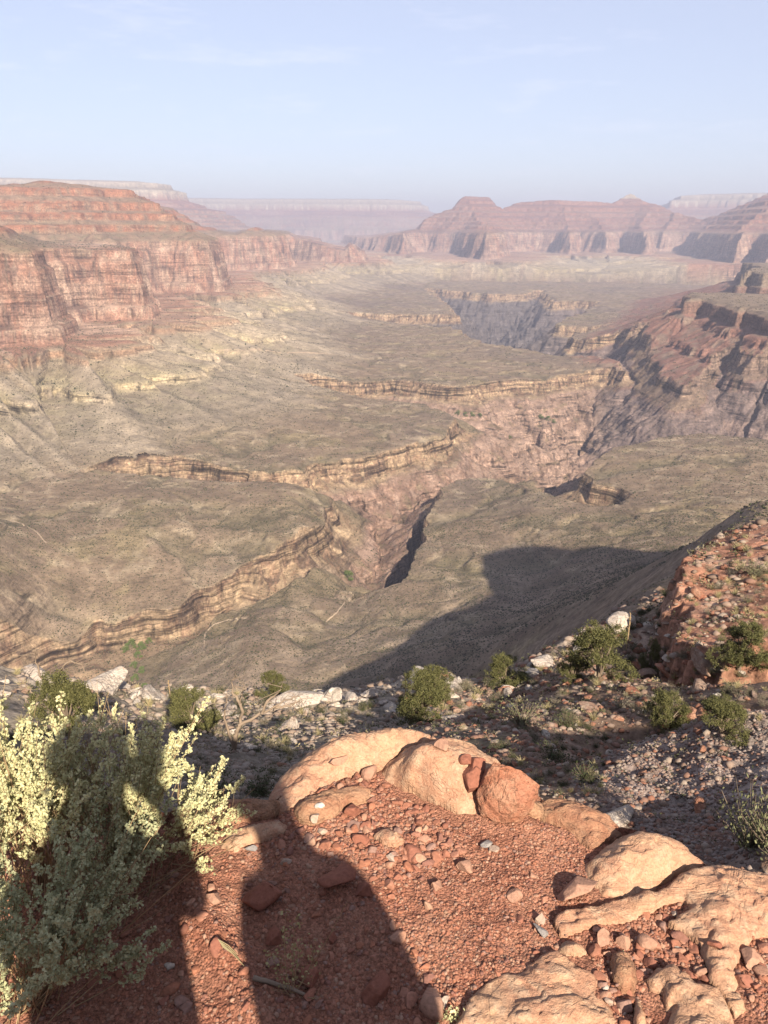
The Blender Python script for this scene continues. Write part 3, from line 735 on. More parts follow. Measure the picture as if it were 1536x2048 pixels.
_sil += [(_sil[-1][0] + 60, _sil[-1][1] - 10), (_sil[-1][0] + 300, _sil[-1][1] + 40)]
_sa = np.array([a for a, b in _sil]); _sb = np.array([b for a, b in _sil])
def build_mountain():
    aa = np.r_[np.linspace(-300, -20, 24), np.linspace(-15, 460, 260), np.linspace(470, 800, 40)]
    ss = np.r_[np.linspace(-600, -90, 40), np.linspace(-88, 420, 300)]
    Aq, Sq = np.meshgrid(aa, ss)
    bq = np.interp(Aq, _sa, _sb) + 0 * Aq
    s0 = np.interp(Aq, [-300, 0, 20, 60, 120, 260, 500, 800], [-14, -9, -14, -70, -60, -20, 0, 0])
    z0 = bq / CE - s0 * TE
    x = Aq * _sr[0] + Sq * _sf[0]; y = Aq * _sr[1] + Sq * _sf[1]
    ds = Sq - s0
    z = np.where(ds > 0, z0 - 1.12 * ds, z0 + np.minimum(.25 * -ds, 14) - .0 * ds)
    z = np.where(ds < 0, np.minimum(z, z0 + .68 * -ds * .8), z)
    rough = sstep(8, 60, np.abs(ds))
    z = z - rough * (ridged(x / 40, y / 40, 4, 301) + .4) * 6 * (ds > 0) - rough * (fbm(x / 60, y / 60, 3, 302) + .6) * 6 * (ds < 0)
    az = np.degrees(np.arctan2(x, y)); rr = np.hypot(x, y)
    # stay clear of what the camera sees
    lim = np.maximum(-.95 * rr - 6, FZ.min() + 1)
    k = sstep(33, 29.5, az) * (y > 0)
    z = z * (1 - k) + np.minimum(z, lim) * k
    z = np.where(rr < 14, np.minimum(z, -3.4), np.where(rr < 30, np.minimum(z, z + 0), z))
    col = np.empty(z.shape + (3,), np.float32); n = fbm(x / 20, y / 20, 4, 303)[..., None]
    col[:] = np.array((.34, .21, .15), np.float32) * (1 - .4 * n) + np.array((.1, .1, .06), np.float32) * np.clip(n, 0, 1)
    f = grid_faces(*z.shape)
    fc = (y > 2) & (az < 29.5)
    keep = ~fc.reshape(-1)[f].any(1)
    tag(sub_mesh("mountainside", np.stack([x, y, z], -1).reshape(-1, 3), f, keep, M_FAR, col.reshape(-1, 3)), "rocky mountainside rising behind the viewpoint", "terrain", kind="structure")
build_mountain()
# ---------------------------------------------------------------- foot trails on the platform
M_TRAIL, _N, _L, _b = new_mat("trail_dust", .95, .05); _b.inputs["Base Color"].default_value = (.24, .185, .135, 1)
def trail(label, pix, width, lift=.35):
    pts = []
    for (u0, v0), (u1, v1) in zip(pix[:-1], pix[1:]):
        for k in range(10):
            p = hit(u0 + (u1 - u0) * k / 10, v0 + (v1 - v0) * k / 10, 200)
            if p: pts.append(p)
    P_ = np.array(pts); xy = P_[:, :2].copy(); xy[1:-1] = (xy[:-2] + xy[1:-1] + xy[2:]) / 3
    uu = np.linspace(0, len(xy) - 1, len(xy) * 5); i = np.clip(uu.astype(int), 0, len(xy) - 2); f = (uu - i)[:, None]; xy = xy[i] * (1 - f) + xy[i + 1] * f
    xy = xy + np.c_[fbm(uu / 6, uu * 0, 2, 5), fbm(uu / 6, uu * 0 + 3, 2, 6)] * width * .8
    t = np.gradient(xy, axis=0); t /= np.linalg.norm(t, axis=1)[:, None] + 1e-9; n = np.c_[-t[:, 1], t[:, 0]] * width / 2
    a, b = xy + n, xy - n
    V = np.r_[np.c_[a, far_ground(a[:, 0], a[:, 1]) + lift], np.c_[b, far_ground(b[:, 0], b[:, 1]) + lift]]
    m = len(a); F = np.array([[k, k + 1, m + k + 1, m + k] for k in range(m - 1)])
    tag(mesh_obj("trail", V, F, M_TRAIL, smooth=False), label, "trail", kind="structure")
trail("pale foot trail crossing the platform below the left wall", [(438, 704), (480, 702), (520, 699), (560, 706), (620, 706), (690, 712)], 4.5)
trail("pale foot trail winding over the near hills", [(408, 1296), (410, 1268), (428, 1250), (452, 1242), (500, 1236)], 1.5)
trail("thin trail beside the near mesa", [(0, 1038), (40, 1046), (70, 1062), (96, 1090)], 1.6)
trail("thin trail on the hill right of the slot canyon", [(690, 1205), (672, 1228), (650, 1246)], 1.4)
# ---------------------------------------------------------------- materials of the viewpoint ledge
def sandstone_mat(name, c1, c2, c3, bump=.8, k=1.0, dist=.014, alb=.66, lk=.24):
    m, N, L, b = new_mat(name, 0.9, 0.15)
    p = n_pos(N, L)
    c1, c2, c3 = sc(c1, alb), sc(c2, alb), sc(c3, alb)
    big = n_noise(N, L, p, 5 * k, 5, .6, .6); mid = n_noise(N, L, p, 24 * k, 6, .7, .4); fine = n_noise(N, L, p, 170 * k, 5, .75)
    bed = n_noise(N, L, n_pos(N, L, (9 * k, 16 * k, 90 * k)), 1.0, 5, .65, 1.2)
    c = mixc(N, L, n_ramp(N, L, big, [(.40, 0.0), (.60, 1.0)]), c1, c2)
    c = mixc(N, L, n_math(N, L, 'MULTIPLY', n_ramp(N, L, mid, [(.48, 0.0), (.60, 1.0)]), .8), c, c3)
    c = mixc(N, L, n_math(N, L, 'MULTIPLY', n_ramp(N, L, n_noise(N, L, p, 11 * k, 6, .72, .8), [(.53, 0.0), (.66, 1.0)]), .6), c, sc((.42, .25, .165), alb))
    c = mixc(N, L, n_math(N, L, 'MULTIPLY', n_ramp(N, L, n_noise(N, L, p, 55 * k, 5, .75, .8), [(.60, 0.0), (.68, 1.0)]), .5), c, sc((.26, .19, .15), alb))
    c = mixc(N, L, 1.0, c, n_ramp(N, L, fine, [(.3, .66), (.5, 1.0), (.75, 1.25)]), 'MULTIPLY')
    # thin open joints and bedding partings
    cr = n_noise(N, L, p, 2.6 * k, 4, .6, 1.5); line = n_ramp(N, L, cr, [(.485, 1.0), (.498, 0.0), (.502, 0.0), (.515, 1.0)])
    cr2 = n_noise(N, L, n_pos(N, L, (2.5 * k, 5 * k, 16 * k)), 1.0, 5, .65, .9); line2 = n_ramp(N, L, cr2, [(.55, 1.0), (.562, 0.0), (.566, 0.0), (.60, 1.0)])
    lines = n_math(N, L, 'MULTIPLY', line, line2)
    c = mixc(N, L, n_math(N, L, 'MULTIPLY', n_math(N, L, 'SUBTRACT', 1.0, lines), lk), c, sc((.20, .12, .085)))
    L.new(c, b.inputs["Base Color"])
    pit = n_ramp(N, L, n_noise(N, L, p, 70 * k, 4, .65, .5), [(.30, 0.0), (.42, 1.0)])
    h = n_math(N, L, 'ADD', n_math(N, L, 'MULTIPLY', mid, 1.4), n_math(N, L, 'ADD', n_math(N, L, 'MULTIPLY', fine, .45), n_math(N, L, 'ADD', n_math(N, L, 'MULTIPLY', pit, .4), n_math(N, L, 'ADD', n_math(N, L, 'MULTIPLY', bed, .9), n_math(N, L, 'MULTIPLY', lines, .3)))))
    n_bump(N, L, b, h, bump, dist)
    return m
M_SAND = sandstone_mat("tan_sandstone", (.53, .325, .205), (.49, .265, .17), (.57, .39, .265), .55)
M_SANDRED = sandstone_mat("reddish_sandstone", (.45, .235, .145), (.48, .285, .175), (.38, .18, .11))
M_BOULDER = sandstone_mat("red_boulder_stone", (.48, .215, .135), (.42, .17, .10), (.53, .29, .19), .9)

def soil_mat():
    m, N, L, b = new_mat("red_soil", 0.97, 0.08)
    p = n_pos(N, L)
    a = n_noise(N, L, p, 7, 4); f = n_noise(N, L, p, 120, 4, .7); g = n_noise(N, L, p, 420, 3, .7)
    c = mixc(N, L, n_ramp(N, L, a, [(.35, 0.0), (.65, 1.0)]), sc((.34, .145, .095), .6), sc((.45, .23, .155), .6))
    c = mixc(N, L, 1.0, c, n_ramp(N, L, f, [(.3, .62), (.5, 1.0), (.7, 1.3)]), 'MULTIPLY')
    v = N.new("ShaderNodeTexVoronoi"); v.inputs["Scale"].default_value = 150; L.new(p, v.inputs["Vector"])
    sv = N.new("ShaderNodeSeparateColor"); L.new(v.outputs["Color"], sv.inputs[0])
    c = mixc(N, L, 1.0, c, n_ramp(N, L, sv.outputs[0], [(0, .72), (.6, 1.05), (1, 1.35)]), 'MULTIPLY')
    L.new(c, b.inputs["Base Color"])
    h = n_math(N, L, 'SUBTRACT', n_math(N, L, 'ADD', f, n_math(N, L, 'MULTIPLY', g, .5)), v.outputs["Distance"])
    n_bump(N, L, b, h, .9, .007)
    return m
M_SOIL = soil_mat()

def stone_mat(name, attr=False):
    m, N, L, b = new_mat(name, 0.85, 0.2)
    if attr:
        at = N.new("ShaderNodeAttribute"); at.attribute_name = "Col"; c = at.outputs["Color"]; p = n_pos(N, L)
    else:
        oi = N.new("ShaderNodeObjectInfo"); p = n_pos(N, L)
        r_ = N.new("ShaderNodeValToRGB"); r_.color_ramp.interpolation = 'CONSTANT'; e = r_.color_ramp.elements
        stops = [(0, (.36, .155, .10)), (.16, (.30, .125, .085)), (.34, (.42, .20, .135)), (.5, (.39, .165, .10)), (.62, (.46, .255, .175)), (.74, (.27, .13, .10)), (.84, (.48, .29, .2)), (.91, (.33, .20, .16)), (.98, (.50, .43, .36))]
        while len(e) < len(stops): e.new(.5)
        for k, (q, cc) in enumerate(stops): e[k].position = q; e[k].color = (*sc(cc, .62), 1)
        L.new(oi.outputs["Random"], r_.inputs[0]); c = r_.outputs[0]
    f = n_noise(N, L, p, 130, 4, .7); g = n_noise(N, L, p, 40, 3)
    c = mixc(N, L, 1.0, c, n_ramp(N, L, f, [(.3, .72), (.5, 1.0), (.72, 1.25)]), 'MULTIPLY')
    c = mixc(N, L, n_ramp(N, L, g, [(.45, 0.0), (.7, .5)]), c, sc((.40, .19, .12)))
    L.new(c, b.inputs["Base Color"]); n_bump(N, L, b, f, .5, .004)
    return m
M_STONE = stone_mat("loose_stone"); M_PEB = stone_mat("pebbles", True)

# ---------------------------------------------------------------- soil of the viewpoint
GZ = -1.61
EDGE = [pz(u, v, GZ) for u, v in ((-900, 1500), (-300, 1560), (0, 1590), (250, 1612), (390, 1618), (540, 1604), (580, 1585), (650, 1530), (740, 1500), (860, 1490), (960, 1520), (1040, 1580), (1090, 1606), (1170, 1624), (1245, 1664), (1345, 1692), (1430, 1728), (1540, 1756), (1900, 1790))] + [(3.2, 1.2), (3.6, -2.4), (-3.4, -2.4), (-3.2, 1.6)]
def soil_z(x, y):
    d, _, _, _ = poly_dist(x + fbm(x / .3, y / .3, 3, 401) * .05, y + fbm(x / .3, y / .3, 3, 402) * .05, EDGE)
    z = GZ + fbm(x / .45, y / .45, 3, 403) * .035 + fbm(x / .09, y / .09, 3, 404) * .011
    z = z + fbm(x / .022, y / .022, 3, 405) * .005
    # a low ridge of crusted earth running up from the lower left
    (ax, ay), (bx, by) = pz(545, 2060, GZ), pz(385, 1800, GZ)
    ex, ey = bx - ax, by - ay; t = np.clip(((x - ax) * ex + (y - ay) * ey) / (ex * ex + ey * ey), -.2, 1.05)
    q = np.hypot(x - ax - t * ex, y - ay - t * ey)
    z = z + .028 * np.exp(-(q / .045) ** 2) * (1 + .8 * fbm(x / .05, y / .05, 3, 406))
    fall = np.clip(-d, 0, None)
    z = z - np.where(fall > 0, 2.6 * sstep(0, .75, fall) + fall * .9, 0) - .05 * sstep(.10, 0, d) * (d > 0)
    return z, d
_xs = np.r_[np.arange(-3.4, -1.35, .05), np.arange(-1.35, 1.5, .0065), np.arange(1.5, 3.6, .05)]
_ys = np.r_[np.arange(-2.4, .82, .05), np.arange(.82, 2.35, .0065), np.arange(2.35, 3.2, .03)]
_X, _Y = np.meshgrid(_xs, _ys)
_Z, _D = soil_z(_X, _Y)
tag(mesh_obj("ground", np.stack([_X, _Y, _Z], -1).reshape(-1, 3), grid_faces(*_X.shape), M_SOIL), "red gritty soil on the viewpoint ledge", "ground", kind="structure")

# ---------------------------------------------------------------- sandstone slabs and domes
SLABS = []
def slab(name, label, cat, outline, inner=(), rw=.05, rh=.03, seed=0, mat=None, cracks=(), drop=.22, step=.0055, rough=1.0):
    def xyz(p):
        u, v, z = p; x, y = pz(u, v, z); return (x, y, z)
    O = np.array([xyz(p) for p in outline]); I = np.array([xyz(p) for p in inner]) if len(inner) else np.zeros((0, 3))
    A = np.r_[O, I]; c0 = A[:, :2].mean(0)
    tps = RBF((A[:, :2] - c0) * 3, A[:, 2], 3e-4)
    lo = O[:, :2].min(0) - .03; hi = O[:, :2].max(0) + .03
    X, Y = np.meshgrid(np.arange(lo[0], hi[0], step), np.arange(lo[1], hi[1], step))
    wx = fbm(X / .07, Y / .07, 3, seed + 1) * .014; wy = fbm(X / .07, Y / .07, 3, seed + 2) * .014
    d, _, nx, ny = poly_dist(X + wx, Y + wy, O[:, :2])
    out = d <= 0
    X2 = np.where(out, nx - wx, X); Y2 = np.where(out, ny - wy, Y)
    z = tps((X2 - c0[0]) * 3, (Y2 - c0[1]) * 3) + (rh + .004 if rh < .02 else .35 * rh)
    e = np.clip(1 - np.clip(d, 0, None) / rw, 0, 1)
    z = z + rh * (np.sqrt(np.clip(1 - e * e, 0, 1)) - 1)
    k = rough * (1 - .6 * e)
    z = z + k * (fbm(X2 / .16, Y2 / .16, 4, seed + 3) * .009 + ridged(X2 / .08, Y2 / .035, 4, seed + 4) * .0045 + fbm(X2 / .02, Y2 / .02, 3, seed + 5) * .0022)
    # thin broken flakes of bedding
    fl = fbm(X2 / .11 + 3, Y2 / .06, 4, seed + 6); z = z - rough * .006 * (sstep(.08, .12, fl) + sstep(-.2, -.17, fl)) 
    for pts, depth, wid in cracks:
        C = np.array([pz(u, v, zz) for u, v, zz in pts]); dc = np.full(X.shape, 9.)
        for (ax, ay), (bx, by) in zip(C[:-1], C[1:]):
            ex, ey = bx - ax, by - ay; t = np.clip(((X2 - ax) * ex + (Y2 - ay) * ey) / (ex * ex + ey * ey + 1e-12), 0, 1)
            dc = np.minimum(dc, np.hypot(X2 - ax - t * ex + wx * .3, Y2 - ay - t * ey + wy * .3))
        z = z - depth * np.exp(-(dc / wid) ** 2)
    z = np.where(out, z - drop, z)
    keepv = d > -step * 1.5
    F = grid_faces(*X.shape); keep = keepv.reshape(-1)[F].all(1) & (~out.reshape(-1)[F]).any(1)
    V = np.stack([X2, Y2, z], -1).reshape(-1, 3)
    f = F[keep]; used = np.zeros(len(V), bool); used[f.ravel()] = True; idx = np.cumsum(used) - 1
    o = mesh_obj(name, V[used], idx[f], mat or M_SAND)
    tag(o, label, cat)
    SLABS.append((O[:, :2], X[0, 0], Y[0, 0], step, np.where(out, -9, z)))
    return o
def top_z(x, y):                       # the visible surface at (x, y): soil or slab
    x = np.atleast_1d(np.asarray(x, float)); y = np.atleast_1d(np.asarray(y, float))
    z, _ = soil_z(x, y); on = np.zeros(x.shape, bool)
    for O, x0, y0, st, zz in SLABS:
        i = np.round((y - y0) / st).astype(int); j = np.round((x - x0) / st).astype(int)
        ok = (i >= 0) & (j >= 0) & (i < zz.shape[0]) & (j < zz.shape[1])
        q = np.full(x.shape, -9.); q[ok] = zz[i[ok], j[ok]]
        m = q > z + .004; on |= m; z = np.where(m, q, z)
    return z, on

G = GZ
slab("sandstone_dome", "long smooth tan sandstone hump behind the gravel, split from the dome by a crack", "rock",
     [(532, 1600, -1.66), (545, 1566, -1.66), (575, 1532, -1.64), (620, 1500, -1.61), (680, 1474, -1.58), (750, 1457, -1.545), (820, 1451, -1.53), (862, 1458, -1.53), (884, 1472, -1.525), (850, 1481, -1.555), (805, 1499, -1.57), (768, 1521, -1.585), (742, 1540, -1.60),
      (715, 1545, G), (680, 1560, G), (640, 1590, G), (600, 1612, G), (565, 1620, G), (535, 1616, G - .02)], [(700, 1500, -1.545), (780, 1478, -1.535), (620, 1545, -1.58), (580, 1575, -1.61)], .05, .03, 500, drop=.5,
     cracks=[([(560, 1575, -1.6), (620, 1535, -1.58), (700, 1500, -1.55), (800, 1470, -1.53)], .004, .006)])
slab("sandstone_dome", "rounded tan sandstone dome with a small red stone on its crown", "rock",
     [(884, 1474, -1.53), (925, 1478, -1.53), (968, 1496, -1.54), (1003, 1525, -1.565), (1030, 1560, -1.60), (1040, 1600, -1.62), (1000, 1625, G), (960, 1632, G), (915, 1627, G), (870, 1612, G), (832, 1592, G), (800, 1577, G), (770, 1562, G), (752, 1548, G - .01), (748, 1536, -1.60),
      (770, 1519, -1.585), (808, 1497, -1.57), (852, 1480, -1.555)], [(880, 1495, -1.495), (860, 1535, -1.515), (920, 1530, -1.51), (900, 1575, -1.55), (980, 1560, -1.56), (820, 1545, -1.545)], .045, .03, 520, drop=.5)
slab("sandstone_slab", "low tan slab half buried in piled red stones", "rock",
     [(584, 1628, G), (596, 1606, G), (640, 1592, G), (700, 1578, G), (748, 1580, G), (742, 1602, G), (700, 1616, G), (668, 1644, G), (636, 1660, G), (600, 1652, G)], [(650, 1612, G + .022), (610, 1628, G + .018), (710, 1590, G + .018)], .025, .018, 540, M_SANDRED)
slab("sandstone_ledge", "flat pinkish ledge at the edge beside the saltbush", "rock",
     [(340, 1640, G), (390, 1612, G - .005), (440, 1600, G), (500, 1602, G), (548, 1606, G), (562, 1614, G), (540, 1632, G), (500, 1642, G), (455, 1660, G), (400, 1676, G), (350, 1668, G)], [(430, 1625, G + .014), (500, 1618, G + .014)], .02, .016, 560, M_SANDRED, drop=.5)
slab("sandstone_ledge", "narrow tan slab sloping below the pinkish ledge", "rock",
     [(440, 1694, G), (456, 1668, G), (500, 1652, G), (560, 1644, G), (596, 1648, G), (574, 1666, G), (522, 1686, G), (474, 1706, G)], [(510, 1668, G + .012)], .018, .014, 580)
slab("sandstone_ledge", "rounded tan ledge just right of the red boulder", "rock",
     [(1060, 1610, G), (1090, 1590, -1.605), (1130, 1592, -1.60), (1180, 1606, -1.60), (1225, 1634, -1.61), (1256, 1660, -1.63), (1240, 1672, -1.63), (1205, 1686, G), (1178, 1696, G), (1150, 1672, G), (1110, 1645, G), (1075, 1630, G)], [(1130, 1620, -1.585), (1190, 1645, -1.592)], .035, .02, 600, M_SANDRED, drop=.5)
slab("sandstone_slab", "wedge of pink rock under the right side of the red boulder", "rock",
     [(1020, 1625, G), (1050, 1590, G), (1080, 1600, G), (1098, 1622, G), (1070, 1634, G)], [(1060, 1612, G + .03)], .02, .02, 610, M_SANDRED)
slab("sandstone_dome", "broad smooth tan dome at the right edge of the ledge", "rock",
     [(1168, 1722, G), (1196, 1692, -1.60), (1240, 1668, -1.585), (1292, 1656, -1.575), (1340, 1668, -1.58), (1390, 1697, -1.60), (1424, 1722, -1.62), (1408, 1736, -1.625), (1366, 1742, -1.615), (1340, 1756, -1.61), (1312, 1774, G), (1262, 1790, G), (1205, 1790, G), (1180, 1765, G)],
     [(1290, 1690, -1.562), (1250, 1715, -1.568), (1330, 1710, -1.572), (1270, 1755, -1.595)], .05, .022, 620, drop=.5)
slab("sandstone_ledge", "large tan bedrock ledge filling the lower right corner", "rock",
     [(1194, 1812, G), (1260, 1796, G), (1316, 1778, -1.60), (1345, 1758, -1.60), (1372, 1745, -1.60), (1428, 1728, -1.61), (1480, 1742, -1.615), (1540, 1752, -1.62), (1720, 1790, -1.62), (1760, 1880, G), (1540, 1872, G), (1508, 1882, G), (1490, 1905, G), (1472, 1945, G), (1476, 1985, G), (1500, 2020, G),
      (1470, 2040, G), (1440, 1990, G), (1420, 1960, G), (1404, 1920, G), (1398, 1890, G), (1362, 1862, G), (1330, 1846, G), (1376, 1822, G), (1370, 1798, G), (1330, 1806, G), (1296, 1822, G), (1240, 1842, G), (1190, 1858, G), (1120, 1872, G), (1104, 1850, G), (1118, 1826, G)],
     [(1300, 1800, -1.592), (1450, 1780, -1.585), (1450, 1850, -1.588), (1220, 1826, G + .01), (1440, 1910, G + .012), (1530, 1820, -1.59)], .018, .013, 640, drop=.4,
     cracks=[([(1400, 1900, -1.58), (1425, 1850, -1.57)], .012, .006), ([(1440, 1745, -1.59), (1480, 1760, -1.58), (1540, 1790, -1.58)], .012, .006), ([(1120, 1845, -1.6), (1230, 1830, -1.6), (1300, 1800, -1.58)], .006, .005)])
slab("sandstone_slab", "wide tan slab with a chipped edge along the bottom of the gravel", "rock",
     [(890, 2090, G), (925, 2020, G), (945, 1990, G), (1000, 1952, G), (1040, 1945, G), (1080, 1916, G), (1112, 1912, G), (1150, 1930, G), (1196, 1958, G), (1204, 1985, G), (1225, 2020, G), (1245, 2090, G)],
     [(1090, 1950, G + .012), (1000, 2010, G + .014), (1140, 2010, G + .018), (1060, 2080, G + .02)], .015, .014, 660)
slab("sandstone_slab", "oval brown slab between two gravel pockets", "rock",
     [(1216, 1940, G), (1222, 1912, G), (1250, 1904, G), (1272, 1925, G), (1278, 1965, G), (1268, 1990, G), (1240, 1990, G), (1218, 1962, G)], [(1248, 1945, G + .022)], .02, .016, 680, M_SANDRED)
slab("sandstone_slab", "blocky tan slab with a shaded notch at the bottom right", "rock",
     [(1284, 1965, G), (1310, 1945, G), (1350, 1932, G), (1366, 1950, G), (1400, 1975, G), (1436, 1985, G), (1462, 2035, G), (1480, 2090, G), (1300, 2100, G), (1330, 2030, G), (1318, 1990, G), (1294, 1985, G)],
     [(1340, 1955, G + .016), (1400, 2020, G + .02), (1370, 2060, G + .02)], .014, .018, 700, cracks=[([(1330, 2040, -1.58), (1350, 1990, -1.57)], .015, .008)])
slab("sandstone_slab", "thin upright tan slab standing in the lower gravel pocket", "rock",
     [(1262, 2100, G), (1264, 2000, G), (1280, 1990, G), (1292, 2010, G), (1294, 2100, G)], [(1278, 2030, G + .04)], .015, .02, 710)
slab("sandstone_slab", "small layered ledge left of the right hand gravel pocket", "rock",
     [(1108, 1900, G), (1130, 1880, G), (1165, 1884, G), (1180, 1905, G), (1160, 1920, G), (1128, 1915, G)], [(1145, 1898, G + .02)], .02, .02, 720)
slab("sandstone_slab", "pale flat patch of rock showing through the gravel", "rock",
     [(742, 1672, G), (770, 1660, G), (800, 1672, G), (812, 1690, G), (790, 1708, G), (765, 1700, G)], [(778, 1682, G + .018)], .02, .016, 730)
slab("crusted_rock", "pale crusted rock rising from the sunlit strip of soil", "rock",
     [(392, 1850, G), (405, 1838, G), (430, 1838, G), (444, 1850, G), (438, 1872, G), (412, 1872, G)], [(418, 1853, G + .035)], .02, .025, 740)
slab("crusted_rock", "pale knobbly rock lower in the sunlit strip of soil", "rock",
     [(420, 1885, G), (440, 1876, G), (462, 1890, G), (452, 1920, G), (430, 1912, G)], [(440, 1896, G + .03)], .02, .022, 750)

# ---------------------------------------------------------------- loose stones
def ico(sub):
    bm = bmesh.new(); bmesh.ops.create_icosphere(bm, subdivisions=sub, radius=1.0)
    v = np.array([q.co[:] for q in bm.verts]); f = np.array([[q.index for q in p.verts] for p in bm.faces]); bm.free()
    return v, f
def stone_shape(seed, sub=3, cuts=9, squash=(1, .8, .6), noise=.05, planes=None):
    g = np.random.default_rng(seed)
    v, f = ico(sub); v = v.copy()
    pl = []
    for k in range(cuts):
        n = g.normal(size=3); n /= np.linalg.norm(n); pl.append((n, g.uniform(.40, .74)))
    if planes: pl = [(np.array(n) / np.linalg.norm(n), d) for n, d in planes] + pl
    for n, dd in pl:
        e = v @ n - dd; e = np.clip(e, 0, None); v = v - e[:, None] * n
    nn = fbm(v[:, 0] * 2 + v[:, 2], v[:, 1] * 2 - v[:, 2], 4, seed)
    v = v * (1 + noise * nn[:, None]) * np.array(squash)
    return v, f
def stone_mesh(name, seed, mat, **kw):
    v, f = stone_shape(seed, **kw)
    o = mesh_obj(name, v, f, mat, smooth=False, link=False)
    return o.data

# the red boulder
bx, by = pz(1006, 1622, GZ)
bm = bmesh.new()
for q in ((-.037, .024, .092), (-.015, .02, .088), (.045, .015, .062), (.095, -.004, .03), (.06, .05, .0), (.075, -.04, -.022), (.02, -.062, -.052), (-.02, -.058, -.056), (-.078, -.03, -.052), (-.09, 0, -.014), (-.055, .06, .02), (.005, -.064, .012), (-.055, -.038, .02), (.055, -.05, .012), (-.05, .04, -.07), (.05, .04, -.07), (.04, -.04, -.068), (-.05, -.03, -.068), (.02, .065, .02), (-.062, .01, .052)):
    bm.verts.new(q)
bmesh.ops.convex_hull(bm, input=bm.verts[:])
bmesh.ops.triangulate(bm, faces=bm.faces[:])
for _ in range(5): bmesh.ops.subdivide_edges(bm, edges=[e for e in bm.edges if e.calc_length() > .006], cuts=1, use_grid_fill=True); bmesh.ops.triangulate(bm, faces=bm.faces[:])
for _ in range(2): bmesh.ops.smooth_vert(bm, verts=bm.verts[:], factor=.5, use_axis_x=True, use_axis_y=True, use_axis_z=True)
bm.verts.index_update()
v = np.array([q.co[:] for q in bm.verts]); f = [[q.index for q in p.verts] for p in bm.faces]; bm.free()
nn_ = v / np.linalg.norm(v, axis=1)[:, None]
v = v + nn_ * (fbm(v[:, 0] / .05 + v[:, 2] / .05, v[:, 1] / .05 - v[:, 2] / .07, 4, 77) * .010 + ridged(v[:, 0] / .03 - v[:, 2] / .06, v[:, 1] / .03 + v[:, 2] / .03, 4, 78) * .0025)[:, None]
bo = mesh_obj("boulder", v, f, M_BOULDER); bo.location = (bx + .006, by + .0, GZ + .066)
tag(bo, "large angular red boulder resting against the tan sandstone dome", "boulder")

VAR = [stone_mesh("loose_stone", 900 + k, M_STONE, sub=3, cuts=10, squash=((1, .8, .55), (1, .7, .7), (1, .9, .4), (1, .62, .5))[k % 4]) for k in range(16)]
VAR_T = [stone_shape(950 + k, 1, 6, (1, .8, .6), .1) for k in range(14)]
PAL = np.array([(.36, .155, .10), (.30, .125, .085), (.42, .20, .135), (.39, .165, .10), (.46, .255, .175), (.27, .13, .10), (.46, .28, .2), (.33, .20, .16), (.38, .17, .11), (.36, .16, .105), (.44, .27, .19), (.40, .18, .115), (.38, .17, .11), (.34, .14, .09)])
N_STONE = [0]
def put_stone(x, y, size, label, group, data=None, mat=None, rz=None, tilt=.35, sink=.25, name="loose_stone", scale=None, zoff=0.0, cat="stone"):
    z, on = top_z(x, y)
    o = bpy.data.objects.new(name, data or VAR[N_STONE[0] % len(VAR)]); N_STONE[0] += 1
    COL.objects.link(o)
    o.location = (x, y, float(z[0]) + size * (.5 - sink) * .8 + zoff)
    o.rotation_euler = (random.uniform(-tilt, tilt), random.uniform(-tilt, tilt), random.uniform(0, 6.3) if rz is None else rz)
    o.scale = (size / 1.5,) * 3 if scale is None else tuple(s / 1.5 for s in scale)
    tag(o, label, cat, group)
    return o
# single stones one can point to: u, v, length in pixels, label, name
def one(u, v, px, label, seed, mat=M_STONE, squash=(1, .75, .5), rz=None, name="loose_stone", z=GZ):
    x, y = pz(u, v, z); dist = math.sqrt(x * x + y * y + z * z)
    dep = y * CP - z * SP
    size = px / F_PX * dep
    me = stone_mesh(name, seed, mat, sub=4, cuts=9, squash=squash, noise=.06)
    o = put_stone(x, y, size, label, None, me, rz=rz, tilt=.18, sink=.2, name=name)
    return o
def flat_mat(name, c):
    m, N, L, b = new_mat(name, .88, .15); p = n_pos(N, L); f = n_noise(N, L, p, 90, 5, .7)
    L.new(mixc(N, L, 1.0, sc(c, .56), n_ramp(N, L, f, [(.3, .7), (.5, 1.0), (.72, 1.25)]), 'MULTIPLY'), b.inputs["Base Color"]); n_bump(N, L, b, f, .6, .006); return m
M_S1 = flat_mat("dark_red_stone", (.33, .135, .09)); M_S2 = flat_mat("pale_stone", (.50, .37, .29)); M_S3 = flat_mat("pink_stone", (.47, .27, .19)); M_S4 = flat_mat("grey_stone", (.36, .33, .31)); M_S5 = flat_mat("ochre_stone", (.50, .33, .21))
one(1152, 1788, 86, "long tan stone lying against the foot of the right hand dome", 31, M_S3, (1, .5, .42), .35)
one(886, 1509, 30, "small red stone sitting on the crown of the tan dome", 32, M_S3, (1, .75, .6), .3, z=-1.51)
one(952, 1556, 42, "dark red stone wedged in the shadow behind the boulder", 33, M_S1, (1, .8, .7), .2, z=-1.55)
one(932, 1543, 24, "small dark stone above the wedged stone behind the boulder", 34, M_S1, (1, .8, .7), .2, z=-1.54)
one(940, 1606, 50, "upright reddish stone pressed between the dome and the boulder", 35, M_S1, (1, .8, .9), 1.2)
one(520, 1812, 74, "big flat dark red rock half in the shadow beside the sunlit strip", 36, M_S1, (1, .55, .45), .45)
one(673, 1778, 62, "broad flat dark red stone in the middle of the shadowed gravel", 37, M_S1, (1, .8, .35), .4)
one(728, 1788, 38, "rounded purplish stone right of the broad flat stone", 38, M_S1, (1, .85, .5), 1.1)
one(752, 1990, 58, "dark red rock with pale veins near the bottom edge", 39, M_S1, (1, .8, .8), 1.2)
